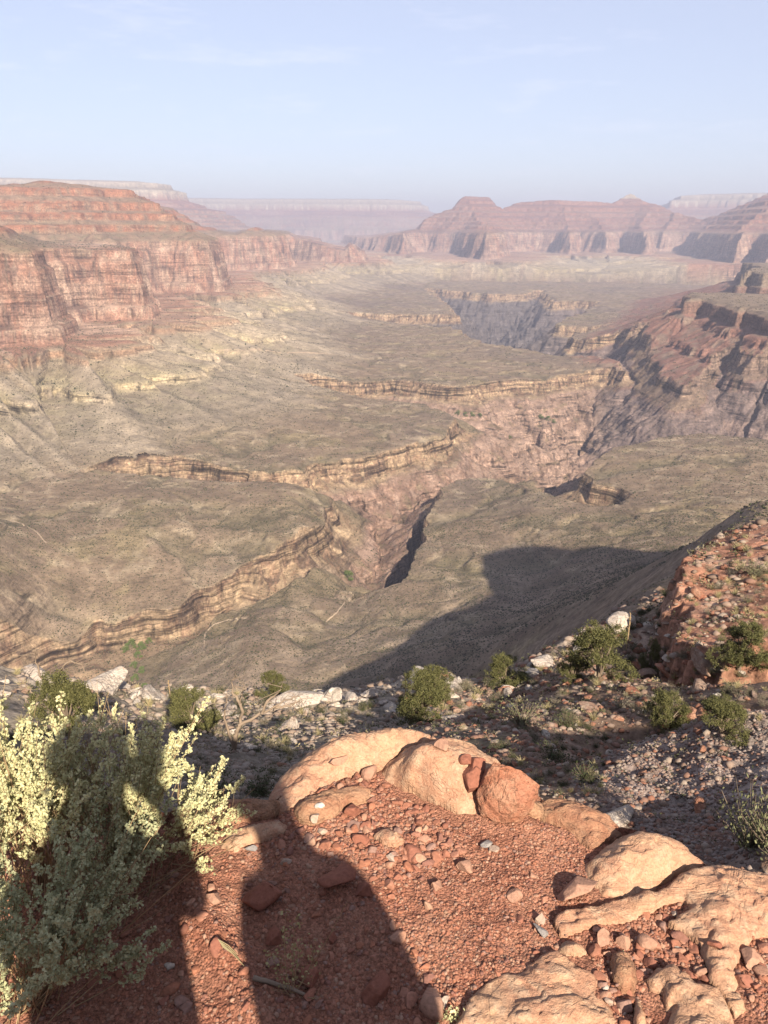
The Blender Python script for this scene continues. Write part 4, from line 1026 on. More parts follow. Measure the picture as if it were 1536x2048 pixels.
one(866, 2012, 62, "pinkish block at the bottom edge beside a tiny weed", 40, M_S3, (1, .75, .7), 2.2)
one(1205, 1882, 42, "leaning oval red stone in the right gravel pocket", 41, M_S3, (1, .6, .5), .8)
one(1246, 1884, 36, "upright pinkish stone beside the leaning oval stone", 42, M_S3, (.6, .6, 1), .1)
one(1297, 1890, 36, "square red stone in the middle of the right gravel pocket", 43, M_S3, (1, .8, .7), 2.4)
one(1499, 1926, 42, "rounded red stone on the gravel at the right edge", 44, M_S3, (1, .85, .6), .3)
one(1425, 1904, 24, "lone dark red stone lying on the bare bedrock", 45, M_S1, (1, .7, .6), -.3)
one(1404, 1945, 22, "small red stone at the lower rim of the right gravel pocket", 46, M_S3, (1, .8, .7), .4)
one(706, 1628, 34, "square dark red stone on top of the stone pile below the dome", 47, M_S1, (1, .85, .7), .1)
one(675, 1550, 36, "long pale stone lying along the upper stone pile", 48, M_S3, (1, .42, .4), .5)
one(740, 1545, 34, "red stone plugging the foot of the crack between the domes", 49, M_S3, (1, .8, .8), 1.2)
one(722, 1684, 32, "dark red stone at the head of the person's shadow", 50, M_S1, (1, .85, .6), .7)
one(930, 1737, 34, "flat red stone alone on the fine gravel below the boulder", 51, M_S3, (1, .75, .5), -.3)
one(873, 1780, 30, "blocky red stone in the lower middle of the gravel", 52, M_S3, (1, .8, .6), .9)
one(1030, 1796, 26, "smooth pinkish stone in the sunlit fine gravel", 53, M_S3, (1, .9, .7), .2)
one(640, 1637, 16, "white quartz stone on the stone pile", 54, flat_mat("quartz", (.7, .64, .58)), (1, .8, .7), .2)
one(632, 1652, 20, "pale pinkish stone just below the white quartz stone", 55, M_S2, (1, .8, .7), 1.2)
one(644, 1669, 20, "third pale stone at the edge of the shadow below the pile", 56, M_S2, (1, .7, .6), .2)
one(973, 1688, 24, "grey flat chip on the sunlit gravel under the boulder", 57, M_S4, (1, .6, .35), .8)
one(985, 1699, 22, "pale pinkish chip touching the darker grey chip", 58, M_S2, (1, .7, .4), .3)
one(1080, 1840, 24, "pale stone left of the right hand slabs", 59, M_S2, (.7, .7, 1), .3)
one(1082, 1866, 34, "slate grey flake beside the pale stone", 60, M_S4, (1, .5, .3), -.8)
one(571, 1737, 20, "pale oval pebble in the upper shadow", 61, M_S2, (1, .55, .5), .2)
one(502, 1704, 20, "pale grey pebble at the left end of the shadow", 62, M_S4, (1, .6, .5), .2)
one(1218, 2010, 20, "cream stone at the tip of the lower gravel pocket", 63, M_S2, (1, .8, .7), .1)
one(430, 1815, 28, "red stone perched above the pale crusted rock", 64, M_S3, (1, .8, .6), .3)
one(552, 1885, 40, "purplish red rock behind the small dry weed", 65, M_S1, (1, .85, .6), .9)
one(618, 1960, 40, "dull red rock to the right of the dry weed", 66, M_S1, (1, .8, .6), 2.0)
one(665, 1888, 26, "angular red stone right of the dry weed's tallest twig", 67, M_S1, (1, .8, .7), .6)
one(215, 1915, 38, "dark red stone under the saltbush's lower branches", 68, M_S1, (1, .7, .4), .3)

def free_spots(n, smin, smax, poly=None, seed=1, margin=1.0):
    """random spots on soil inside a pixel polygon"""
    g = np.random.default_rng(seed); out = []
    P_ = np.array(poly, float)
    while len(out) < n:
        u = g.uniform(P_[:, 0].min(), P_[:, 0].max(), 4000); v = g.uniform(P_[:, 1].min(), P_[:, 1].max(), 4000)
        d, _, _, _ = poly_dist(u, v, P_)
        u, v = u[d > 0], v[d > 0]
        xx, yy, zz = pix_dir(u, v); k = GZ / zz; x, y = xx * k, yy * k
        z, on = top_z(x, y); _, de = soil_z(x, y)
        keep = (~on) & (de > .02)
        out += list(zip(x[keep], y[keep]))
        if not keep.any(): break
    g.shuffle(out)
    return out[:n]
PILE = [(555, 1625), (600, 1600), (690, 1515), (745, 1535), (800, 1590), (900, 1640), (930, 1700), (800, 1760), (640, 1720), (520, 1690)]
POCKET = [(1185, 1860), (1300, 1815), (1370, 1798), (1400, 1880), (1440, 1985), (1360, 1960), (1200, 2000), (1180, 1900)]
RIGHTP = [(1480, 1880), (1540, 1880), (1540, 2050), (1500, 2020), (1472, 1960)]
SHADE = [(480, 1690), (640, 1660), (760, 1740), (870, 1950), (880, 2060), (560, 2060), (490, 1760)]
FINEG = [(640, 1680), (900, 1640), (1100, 1640), (1170, 1720), (1180, 1860), (1000, 1960), (900, 2040), (760, 1760)]
LOWCH = [(1190, 1960), (1285, 1990), (1310, 2060), (1240, 2060), (1205, 2000)]
LEFT = [(60, 1800), (360, 1700), (480, 1700), (560, 2060), (60, 2060)]
def crop(poly, n, s, lab, grp, seed):
    for x, y in free_spots(n, 0, 0, poly, seed):
        put_stone(x, y, random.uniform(*s) * (1.7 if random.random() < .15 else 1.15), lab, grp, sink=.36)
crop(PILE, 112, (.014, .03), "angular red stone in the heap against the two sandstone domes", "stones heaped below the domes", 1)
crop(POCKET, 48, (.012, .026), "red stone in the gravel pocket between the lower right slabs", "stones in the right gravel pocket", 2)
crop(RIGHTP, 16, (.012, .03), "red stone in the gravel strip at the right edge", "stones at the right edge", 3)
crop(SHADE, 56, (.011, .024), "dull red stone in the person's shadow on the gravel", "stones in the person's shadow", 4)
crop(FINEG, 40, (.009, .018), "sunlit red stone scattered on the fine gravel", "stones on the sunlit gravel", 5)
crop(LOWCH, 12, (.012, .024), "red stone in the narrow channel along the bottom edge", "stones in the bottom channel", 6)
crop(LEFT, 40, (.012, .028), "red stone on the soil between the saltbush and the shadow", "stones by the saltbush", 7)

# fine gravel: nobody could count it
def gravel():
    V, F, C = [], [], []; off = 0
    g = np.random.default_rng(5)
    plan = [(PILE, 2600, .007, .020), (POCKET, 1300, .006, .017), (RIGHTP, 350, .006, .014), (SHADE, 2600, .004, .017), (FINEG, 5600, .0036, .0135), (LOWCH, 300, .005, .012), (LEFT, 2800, .004, .016),
            ([(1060, 1600), (1180, 1690), (1180, 1760), (1100, 1700)], 300, .004, .012), ([(-20, 1750), (80, 1750), (80, 2060), (-20, 2060)], 300, .004, .012)]
    for poly, n, a, b in plan:
        for x, y in free_spots(n, 0, 0, poly, int(g.integers(1e6))):
            v, f = VAR_T[int(g.integers(len(VAR_T)))]
            s = a + (b - a) * g.random() ** 2.2
            th = g.uniform(0, 6.28); c, sn = math.cos(th), math.sin(th)
            w_ = v * s * .62
            w_ = np.c_[w_[:, 0] * c - w_[:, 1] * sn, w_[:, 0] * sn + w_[:, 1] * c, w_[:, 2]]
            V.append(w_ + np.array([x, y, 0])); F.append(f + off); off += len(v)
            cc = PAL[int(g.integers(len(PAL)))] * g.uniform(.85, 1.15)
            C.append(np.tile(cc, (len(v), 1)))
    V = np.concatenate(V); F = np.concatenate(F); C = np.concatenate(C) * 1.27
    # seat every pebble on the surface below its centre
    n = len(VAR_T[0][0]); cen = V.reshape(-1, n, 3)[:, :, :2].mean(1)
    z, _ = top_z(cen[:, 0], cen[:, 1])
    V[:, 2] += np.repeat(z - .0004, n)
    tag(mesh_obj("gravel", V, F, M_PEB, smooth=False, col=C), "fine red brown gravel covering the ledge", "gravel", kind="stuff")
gravel()
# ---------------------------------------------------------------- plants
def leaf_mat(name, c1, c2, rough=.8, trans=0.0, alb=.6):
    m, N, L, b = new_mat(name, rough, .15)
    g = N.new("ShaderNodeNewGeometry"); r_ = g.outputs["Random Per Island"]
    c = mixc(N, L, r_, sc(c1, alb), sc(c2, alb))
    L.new(c, b.inputs["Base Color"])
    if trans:
        t = N.new("ShaderNodeBsdfTranslucent"); L.new(c, t.inputs["Color"])
        mx = N.new("ShaderNodeMixShader"); mx.inputs[0].default_value = trans
        L.new(b.outputs[0], mx.inputs[1]); L.new(t.outputs[0], mx.inputs[2])
        L.new(mx.outputs[0], N["Material Output"].inputs["Surface"])
    return m
M_SALT = leaf_mat("saltbush_fruit", (.50, .50, .27), (.66, .62, .36), .85, .25, .8)
M_SALTSHADE = leaf_mat("saltbush_fruit_shade", (.40, .42, .24), (.52, .53, .32), .85, .2, .72)  # dimmer copy of the fruit colour for bushes in shadow, shade put into the colour
M_TWIG = leaf_mat("dry_twig", (.36, .24, .13), (.50, .37, .22))
M_JUN = leaf_mat("juniper_leaf", (.085, .09, .034), (.20, .19, .075), .8, .12)
M_JUN2 = leaf_mat("dark_shrub_leaf", (.05, .065, .03), (.10, .12, .05))
M_SHR = leaf_mat("olive_shrub_leaf", (.13, .14, .07), (.24, .24, .13), .85)
M_GRY = leaf_mat("grey_shrub_leaf", (.22, .21, .15), (.36, .33, .24), .85)
M_STRAW = leaf_mat("straw_grass", (.42, .36, .19), (.62, .53, .30), .85, .15)
M_GRN = leaf_mat("bright_leaf", (.12, .18, .05), (.22, .28, .09), .8, .2)
M_BARK = leaf_mat("grey_bark", (.20, .15, .11), (.30, .235, .175))
M_DEAD = leaf_mat("weathered_wood", (.30, .22, .16), (.40, .31, .23), alb=.5)

class Geo:
    def __init__(s): s.v = []; s.q = []; s.n = 0
    def add(s, v, q): s.v.append(np.asarray(v, np.float32)); s.q.append(np.asarray(q, np.int64) + s.n); s.n += len(v)
    def tube(s, pts, r0, r1, k=4):
        pts = np.asarray(pts, float); n = len(pts)
        t = np.gradient(pts, axis=0); t /= np.linalg.norm(t, axis=1)[:, None] + 1e-9
        ref = np.array([.3, .2, 1.0]); a = np.cross(t, ref); a /= np.linalg.norm(a, axis=1)[:, None] + 1e-9
        b = np.cross(t, a); rr = np.linspace(r0, r1, n)[:, None, None]
        th = np.linspace(0, 2 * np.pi, k, endpoint=False)
        V = pts[:, None] + rr * (np.cos(th)[None, :, None] * a[:, None] + np.sin(th)[None, :, None] * b[:, None])
        i = np.arange(n - 1)[:, None] * k + np.arange(k)[None]; j = np.arange(n - 1)[:, None] * k + (np.arange(k) + 1)[None] % k
        s.add(V.reshape(-1, 3), np.stack([i, j, j + k, i + k], -1).reshape(-1, 4))
    def leaves(s, cen, size, g, aspect=.7):
        cen = np.asarray(cen, float); n = len(cen)
        if n == 0: return
        a = g.normal(size=(n, 3)); a /= np.linalg.norm(a, axis=1)[:, None]
        b = np.cross(a, g.normal(size=(n, 3))); b /= np.linalg.norm(b, axis=1)[:, None] + 1e-9
        sz = (size * g.uniform(.6, 1.3, n))[:, None] if np.isscalar(size) else size[:, None]
        a = a * sz * .5; b = b * sz * .5 * aspect
        V = np.stack([cen - a, cen - b * g.uniform(.7, 1.3, (n, 1)), cen + a, cen + b], 1).reshape(-1, 3)
        s.add(V, np.arange(4 * n).reshape(-1, 4))
    def build(s, name, mat, parent=None, link=True, smooth=False):
        return mesh_obj(name, np.concatenate(s.v), np.concatenate(s.q), mat, smooth=smooth, parent=parent, link=link)

def saltbush(root, label, n_stem, L, lean, spread, seed, top=.5, dens=1.0, dim=False, flat=1.0):
    g = np.random.default_rng(seed)
    t = empty("saltbush", root); tag(t, label, "bush", "grey green saltbushes")
    W, Fq = Geo(), Geo()
    lean = np.array(lean, float)
    def spikes(p0, d, ln, nseg=6, r=.0011):
        bend = g.normal(size=3) * .12; bend[2] = abs(bend[2]) * .6
        u = np.linspace(0, 1, nseg)[:, None]
        pts = p0 + d * ln * u + bend * ln * u * u
        W.tube(pts, r, r * .45, 3)
        return pts
    def fruit(pts, frm, n):
        k = g.uniform(frm, 1.0, n); i = np.clip((k * (len(pts) - 1)).astype(int), 0, len(pts) - 2); f = (k * (len(pts) - 1) - i)[:, None]
        c = pts[i] * (1 - f) + pts[i + 1] * f
        c = c + g.normal(size=c.shape) * (.0055 * (1.15 - .5 * k))[:, None]
        c = np.repeat(c, 4, 0)
        c = c + g.normal(size=c.shape) * .0022; Fq.leaves(c, .0074, g, .8)
    for i in range(n_stem):
        d = lean + np.array([g.normal() * spread, g.normal() * spread * .8, abs(g.normal()) * .25 + .25])
        d /= np.linalg.norm(d)
        ln = L * g.uniform(.6, 1.05)
        if d[2] < .35: ln *= .8
        p0 = np.array([g.normal() * .035, g.normal() * .03, 0])
        pts = spikes(p0, d, ln, 8, .0017)
        bare = g.random() < .36
        if not bare: fruit(pts, .62, int(40 * dens * ln / .5))
        for k in range(int(g.integers(1, 4))):
            q = g.uniform(.4, .88); j = int(q * 7)
            d2 = d + g.normal(size=3) * .42; d2[2] = d2[2] * .6 + .3; d2 /= np.linalg.norm(d2)
            l2 = ln * g.uniform(.16, .36)
            p2 = spikes(pts[j], d2, l2, 5, .0009)
            if not bare: fruit(p2, .3, int(30 * dens * l2 / .14))
    W.build("stems", M_TWIG, t); Fq.build("fruit_clusters", M_SALTSHADE if dim else M_SALT, t)
    return t
def at_px(u, v, z=GZ):
    x, y = pz(u, v, z); return (x, y, float(top_z(x, y)[0][0]) - .005)
saltbush(at_px(-60, 1800), "tall pale saltbush at the left edge, the farther left one, stems leaning right", 64, .50, (.30, .10, .75), .28, 1, dens=1.3)
saltbush(at_px(95, 1770), "large pale saltbush whose fruiting tops reach the white rocks behind", 78, .50, (.17, .12, .85), .28, 2, dens=1.35)
saltbush(at_px(250, 1735), "pale saltbush nearest the dead tree, its crown fanning out to the right", 80, .43, (.20, .10, .80), .27, 3, dens=1.35)
saltbush(at_px(60, 2010), "grey green saltbush in the lower left corner with long low shoots", 84, .46, (.40, .08, .55), .38, 4, dens=1.4, dim=True)
saltbush(at_px(335, 1705), "small sprawling saltbush twig cluster lying across the pinkish ledge", 34, .27, (.55, -.05, .32), .38, 5, dens=1.2)
saltbush(at_px(215, 1800), "low dim saltbush growth in the shadow under the big crowns", 60, .32, (.2, .1, .6), .45, 6, dens=1.1, dim=True)
# the small dry weed in the shadow
t = empty("dry_weed", at_px(585, 1998)); tag(t, "small dry weed with seed heads on the shadowed gravel", "weed")
g_ = np.random.default_rng(8); W, Fq = Geo(), Geo()
for dx, dz, dy, fr in ((-.012, .19, .05, 1), (.01, .17, .05, 1), (.12, .15, .12, 0), (-.05, .10, .03, 1), (.05, .10, .05, 1), (.02, .13, .02, 1), (-.03, .06, .0, 0), (.06, .03, -.03, 0)):
    u = np.linspace(0, 1, 7)[:, None]; e = np.array([dx, dy, dz]); pts = e * u + g_.normal(size=3) * .02 * u * (1 - u); W.tube(pts, .0012, .0006, 4)
    if fr: Fq.leaves(np.repeat(pts[2:], 9, 0) + g_.normal(size=(45, 3)) * .009, .008, g_)
    for k in range(4):
        p = pts[int(g_.integers(2, 6))]; q = p + g_.normal(size=3) * np.array([.02, .01, .015]) + [0, 0, .012]; W.tube([p, (p + q) / 2, q], .0007, .0004, 3)
W.build("stems", M_TWIG, t); Fq.build("seed_heads", leaf_mat("weed_seed", (.36, .31, .14), (.46, .41, .2)), t)
# a dry stick, tiny weed, straw
W = Geo(); p0 = np.array(at_px(505, 1980)); p1 = np.array(at_px(612, 2000)); u = np.linspace(0, 1, 8)[:, None]
W.tube(p0 * (1 - u) + p1 * u + [0, 0, .014] + g_.normal(size=(8, 3)) * .002, .006, .0035, 6)
tag(W.build("stick", M_DEAD, None, smooth=True), "dry grey stick lying from the sunlit strip into the shadow", "stick")
W = Geo()
for k in range(5):
    p0 = np.array(at_px(440 + k * 2, 1918 + k * 3)); p1 = np.array(at_px(478 + k * 3, 1936 + k * 5)); W.tube([p0 + [0, 0, .03], (p0 + p1) / 2 + [0, 0, .028], p1 + [0, 0, .012]], .0011, .0006, 3)
tag(W.build("straw_bundle", M_STRAW), "few pale straws lying on the lower crusted rock", "straw")
W = Geo(); c = np.array(at_px(898, 2038)) + [0, 0, .012]; W.leaves(c + g_.normal(size=(120, 3)) * [.014, .01, .008], .008, g_)
tag(W.build("tiny_weed", M_SALT), "tiny pale weed beside the pinkish block at the bottom edge", "weed")

# ---------------------------------------------------------------- shrubs and trees of the slope below
def clump_cloud(g, n, blobs):
    out = []
    for k in range(n):
        c, r = blobs[int(g.integers(len(blobs)))]
        d = g.normal(size=3); d /= np.linalg.norm(d)
        out.append(np.array(c) + d * np.array(r) * g.uniform(.55, 1.0) ** .5)
    return np.array(out)
def juniper_kind(seed, n_leaf=19000, leaf=.030):
    """unit tree about 1 high and 1 wide: trunk, crown"""
    g = np.random.default_rng(seed)
    W, Fq = Geo(), Geo(); blobs = []
    for i in range(17):
        a = g.uniform(0, 6.28); h = g.uniform(.12, .93); rad = .40 * math.sin(min(1, 1.18 - h) * 1.9) * g.uniform(.45, 1.1)
        c = np.array([math.cos(a) * rad, math.sin(a) * rad, h])
        s_ = g.uniform(.12, .22); blobs.append((c, (s_ * 1.1, s_ * 1.1, s_ * .85)))
        u = np.linspace(0, 1, 5)[:, None]; st = np.array([g.normal() * .03, g.normal() * .03, g.uniform(0, .3) * h])
        W.tube(st + (c - st) * u + g.normal(size=3) * .06 * u * (1 - u), .022, .007, 5)
    W.tube(np.array([[0, 0, -.12], [.01, 0, .1], [0, .02, .35], [.02, 0, .6]]), .05, .018, 7)
    # tufts: sprays of leaves round many clump centres
    cen = clump_cloud(g, 330, blobs)
    pts = np.repeat(cen, n_leaf // 330, 0); pts = pts + g.normal(size=pts.shape) * .030
    Fq.leaves(pts, leaf, g, .5)
    return W, Fq
def shrub_kind(seed, n_stem=60, leaf=.05, up=.6, n_leaf=14):
    g = np.random.default_rng(seed); W, Fq = Geo(), Geo()
    for i in range(n_stem):
        d = np.array([g.normal(), g.normal(), abs(g.normal()) * up + .35]); d /= np.linalg.norm(d); ln = g.uniform(.35, .62)
        u = np.linspace(0, 1, 4)[:, None]; pts = d * ln * u + np.array([0, 0, .10]) * u * u
        W.tube(pts, .008, .003, 3)
        c = np.repeat(pts[1:], n_leaf // 3, 0); Fq.leaves(c + g.normal(size=c.shape) * .045, leaf, g, .5)
    return W, Fq
def grass_kind(seed, n=90):
    g = np.random.default_rng(seed); Fq = Geo()
    for i in range(n):
        d = np.array([g.normal() * .45, g.normal() * .45, 1.0]); d /= np.linalg.norm(d); ln = g.uniform(.5, 1.0); b0 = np.array([g.normal() * .1, g.normal() * .1, -.03])
        s_ = np.cross(d, g.normal(size=3)); s_ /= np.linalg.norm(s_); s_ *= .014
        tip = b0 + d * ln + np.array([d[0], d[1], -.2]) * .3 * ln; mid = b0 + d * ln * .5
        Fq.add([b0 - s_, b0 + s_, mid + s_ * .8, mid - s_ * .8, tip + s_ * .1, tip - s_ * .1], [[0, 1, 2, 3], [3, 2, 4, 5]])
    return Fq
def proto(kind, name, mats, cat):
    t = bpy.data.objects.new(name, None)
    if kind[0] is not None: kind[0].build("stems" if cat != "tree" else "trunk", mats[0], t, link=False)
    kind[1].build("foliage" if cat != "tree" else "crown", mats[1], t, link=False)
    t["category"] = cat
    return t
def place(pr_, loc, size, label, group=None, sq=1.0, rz=None):
    c = pr_.copy(); COL.objects.link(c)
    c.location = loc; c.rotation_euler = (0, 0, random.uniform(0, 6.28) if rz is None else rz); c.scale = (size * sq, size * sq, size)
    tag(c, label, None, group)
    for ch in pr_.children:
        d = ch.copy(); COL.objects.link(d); d.parent = c
    return c
JUN = [proto(juniper_kind(s), "juniper", (M_BARK, M_JUN), "tree") for s in (61, 62, 63)]
DKS = [proto(shrub_kind(s, 70, .06), "desert_shrub", (M_BARK, M_JUN2), "shrub") for s in (71, 72)]
OLV = [proto(shrub_kind(s, 60, .05), "desert_shrub", (M_BARK, M_SHR), "shrub") for s in (73, 74)]
GRY = [proto(shrub_kind(s, 60, .045, .4), "desert_shrub", (M_BARK, M_GRY), "shrub") for s in (75, 76)]
GRS = [proto((None, grass_kind(s)), "grass_tuft", (None, M_STRAW), "grass tuft") for s in (77, 78)]
def on_px(u, v, r0=4.0):
    p = hit(u, v, r0); return p
def px_size(p, px):                     # metres that span px pixels of the photograph at point p
    return px / F_PX * (p[1] * CP - p[2] * SP)
# trees one can point to: foot u, v, height px, width factor
for u, v, h, sq, k, lab in ((846, 1446, 92, 1.05, 0, "rounded green juniper just beyond the crack of the tan domes"), (868, 1402, 66, 1.1, 1, "smaller juniper behind the rounded one, below the flat white rock"),
                            (1010, 1366, 52, 1.5, 2, "low spreading juniper between the white outcrops"), (1146, 1364, 66, .85, 1, "small cone shaped juniper leaning on the big one"),
                            (1196, 1358, 100, 1.05, 0, "biggest juniper on the slope, left of the red ledge"), (1298, 1348, 66, .6, 2, "slim juniper in the shadow under the red ledge"),
                            (1476, 1346, 82, 1.15, 1, "bushy juniper at the right, among boulders below the ledge"), (1330, 1452, 70, 1.1, 2, "dark juniper in front of the large brown boulders"),
                            (1440, 1466, 62, 1.5, 0, "wide dark juniper behind the rubble mound"), (385, 1462, 84, 1.2, 2, "yellow green juniper behind the saltbush near the dead tree"),
                            (140, 1462, 130, .8, 1, "tall olive juniper behind the left saltbush beside bare branches"), (545, 1392, 46, 1.1, 0, "bright juniper on the white shelf behind the dead tree")):
    p = on_px(u, v)
    if p: place(JUN[k], p, px_size(p, h) * 1.12, lab, None, sq, rz=u * .1)
for u, v, h, sq, pr_, lab in ((1042, 1452, 66, 1.4, OLV[0], "feathery grey green shrub in the middle of the stony slope"), (1130, 1455, 44, 1.2, DKS[0], "dark shrub right of the feathery shrub"), (1240, 1416, 40, 1.2, GRY[0], "grey shrub among the red boulders"),
                              (1500, 1700, 190, .75, OLV[1], "tall dark olive bush at the right edge behind the bedrock ledge"), (1560, 1720, 170, .8, OLV[0], "second olive bush cut off by the right edge"),
                              (1436, 1178, 26, 1.2, GRY[1], "round grey shrub on top of the red ledge beside the round boulder"), (1418, 1228, 24, 1.3, GRY[0], "grey shrub at the notch of the red ledge"),
                              (1510, 1150, 36, 1.6, OLV[1], "yellowish spreading shrub on the far part of the red ledge"), (1480, 1145, 20, 1.6, GRS[0], "pale tussock beside the yellowish spreading shrub"),
                              (1512, 1290, 26, 1.1, GRS[1], "bright straw coloured tussock at the right side of the slope"), (1100, 1520, 40, 1.5, DKS[1], "dark shrub low in the shaded gully"), (1170, 1560, 40, 1.4, DKS[0], "dark shrub next to the rubble mound's foot"),
                              (520, 1590, 62, 1.2, DKS[1], "dark green shrub in the shade behind the pinkish ledge"), (430, 1600, 70, 1.3, DKS[0], "black looking shrub at the foot of the dead tree")):
    p = on_px(u, v, 3.2)
    if p: place(pr_, p, px_size(p, h) * 1.35, lab, None, sq * .75)

def scatter(n, poly, seed, r0=4.5, rmax=75):
    g = np.random.default_rng(seed); P_ = np.array(poly, float); out = []; tries = 0
    while len(out) < n and tries < n * 8:
        tries += 1
        u = g.uniform(P_[:, 0].min(), P_[:, 0].max()); v = g.uniform(P_[:, 1].min(), P_[:, 1].max())
        if poly_dist(np.array([u]), np.array([v]), P_)[0][0] <= 0: continue
        p = hit(u, v, r0, 200)
        if p and math.hypot(p[0], p[1]) < rmax: out.append((u, v, p))
    return out
Z_LEFT = [(0, 1340), (400, 1385), (640, 1385), (560, 1600), (400, 1600), (0, 1480)]
Z_MID = [(560, 1420), (800, 1400), (930, 1360), (1060, 1320), (1180, 1280), (1260, 1320), (1200, 1440), (1240, 1480), (1190, 1600), (1040, 1580), (960, 1480), (820, 1440), (700, 1450), (600, 1490), (540, 1560)]
Z_RIGHT = [(1260, 1320), (1340, 1290), (1536, 1300), (1536, 1440), (1300, 1460), (1210, 1440)]
Z_LEDGE = [(1350, 1120), (1400, 1085), (1536, 1065), (1536, 1290), (1370, 1290), (1350, 1220)]
Z_CLIFF = [(1210, 1280), (1330, 1190), (1345, 1290), (1260, 1330)]
for n, zone, seed, choices, grp, pxr in (
        (72, Z_LEFT, 1, ((DKS, "dark shrub in the shade on the slope behind the saltbush"), (GRY, "grey shrub on the white shelf behind the saltbush")), "shrubs behind the saltbush", (11, 30)),
        (118, Z_MID, 2, ((DKS, "dark shrub on the shaded slope behind the sandstone domes"), (OLV, "olive shrub on the slope behind the sandstone domes"), (GRY, "grey shrub on the slope behind the sandstone domes")), "shrubs behind the domes", (10, 26)),
        (38, Z_RIGHT, 3, ((OLV, "olive shrub among the boulders under the red ledge"), (GRY, "grey shrub among the boulders under the red ledge")), "shrubs under the red ledge", (14, 30)),
        (36, Z_LEDGE, 4, ((GRY, "small grey shrub on the red ledge"), (OLV, "small olive shrub on the red ledge")), "shrubs on the red ledge", (9, 20)),
        (12, Z_CLIFF, 5, ((DKS, "dark shrub in the shadow left of the red ledge"),), "shrubs left of the red ledge", (14, 26))):
    for i, (u, v, p) in enumerate(scatter(n, zone, seed)):
        ps, lab = choices[i % len(choices)]
        place(ps[i % 2], p, px_size(p, random.uniform(*pxr)) * 1.25, lab, grp, random.uniform(.8, 1.1))
for n, zone, seed, lab, grp, pxr in ((34, Z_LEDGE, 14, "pale dry grass tussock on the red ledge", "tussocks on the red ledge", (9, 17)), (40, Z_RIGHT, 13, "straw coloured tussock among the boulders under the ledge", "tussocks under the ledge", (11, 20)),
                                     (42, Z_MID, 12, "pale tussock on the slope behind the sandstone domes", "tussocks behind the domes", (11, 22)), (30, Z_LEFT, 11, "pale tussock on the white shelf behind the saltbush", "tussocks behind the saltbush", (12, 24))):
    for i, (u, v, p) in enumerate(scatter(n, zone, seed)):
        place(GRS[i % 2], p, px_size(p, random.uniform(*pxr)) * 1.1, lab, grp)

# ---------------------------------------------------------------- rocks of the slope
M_LIME = sandstone_mat("white_limestone", (.66, .58, .49), (.55, .46, .39), (.74, .66, .57), 1.0, .13, .09)
M_REDBLK = sandstone_mat("red_block_stone", (.42, .20, .125), (.36, .15, .095), (.50, .30, .21), 1.0, .14, .07)
M_BRN = sandstone_mat("brown_block_stone", (.36, .25, .19), (.30, .18, .13), (.46, .36, .28), 1.0, .14, .07)
def variants(name, mat, seeds, sub=4, squash=(1, .8, .65), noise=.12, cuts=10): return [stone_mesh(name, s, mat, sub=sub, cuts=cuts, squash=squash, noise=noise) for s in seeds]
LIME = variants("limestone_rock", M_LIME, range(20, 26), noise=.22)
REDB = variants("red_rock", M_REDBLK, range(30, 36), squash=(1, .8, .7), noise=.07)
BRNB = variants("brown_rock", M_BRN, range(40, 46), squash=(1, .75, .6), noise=.08)
def rock(u, v, wpx, lab, grp, data, name, sq=(1, 1, 1), rz=None, tilt=.2, sink=.3):
    p = hit(u, v, 4.5, 300)
    if not p: return None
    s = px_size(p, wpx) / 1.55
    o = bpy.data.objects.new(name, data); COL.objects.link(o)
    o.location = (p[0], p[1], p[2] + s * sq[2] * (.5 - sink))
    o.rotation_euler = (random.uniform(-tilt, tilt), random.uniform(-tilt, tilt), random.uniform(0, 6.28) if rz is None else rz); o.scale = tuple(s * q for q in sq)
    tag(o, lab, "rock", grp); return o
for i, (u, v, wpx, sq, lab) in enumerate(((836, 1366, 74, (1, .7, .5), "flat white limestone rock at the left end of the outcrop above the domes"), (905, 1378, 84, (1, .7, .35), "low white limestone slab right of the flat white rock"),
        (1086, 1330, 52, (1, .8, .8), "knobbly white limestone rock left of the biggest juniper"), (1240, 1256, 72, (1, .7, .55), "rough pale limestone outcrop with a dry stalk beside it"), (1196, 1278, 44, (1, .5, .45), "thin slanting white slab behind the biggest juniper"),
        (660, 1402, 52, (1, .9, .9), "white limestone knob on the crest left of the domes"), (586, 1412, 90, (1, .8, .5), "long white limestone hump behind the dead tree"), (575, 1462, 54, (1, .8, .8), "pale grey boulder half shaded below the white hump"),
        (205, 1380, 92, (1, .7, .6), "large white limestone rock behind the saltbush tops"), (85, 1366, 84, (1, .7, .6), "white limestone rock at the left on the skyline of the shelf"), (300, 1396, 60, (1, .8, .6), "white limestone rock just right of the saltbush tops"),
        (745, 1392, 44, (1, .7, .6), "white rock on the crest in front of the shaded hillside"), (700, 1404, 38, (1, .8, .7), "small white rock between the knob and the crest rock"), (1066, 1356, 36, (1, .8, .7), "pale rock in front of the knobbly limestone"),
        (905, 1442, 44, (1, .8, .6), "grey white rock just behind the rounded juniper"), (790, 1424, 40, (1, .8, .6), "grey rock behind the dome's left shoulder"))):
    rock(u, v, wpx * 1.1, lab, None, LIME[(i + 2) % 6], "limestone_rock", sq)
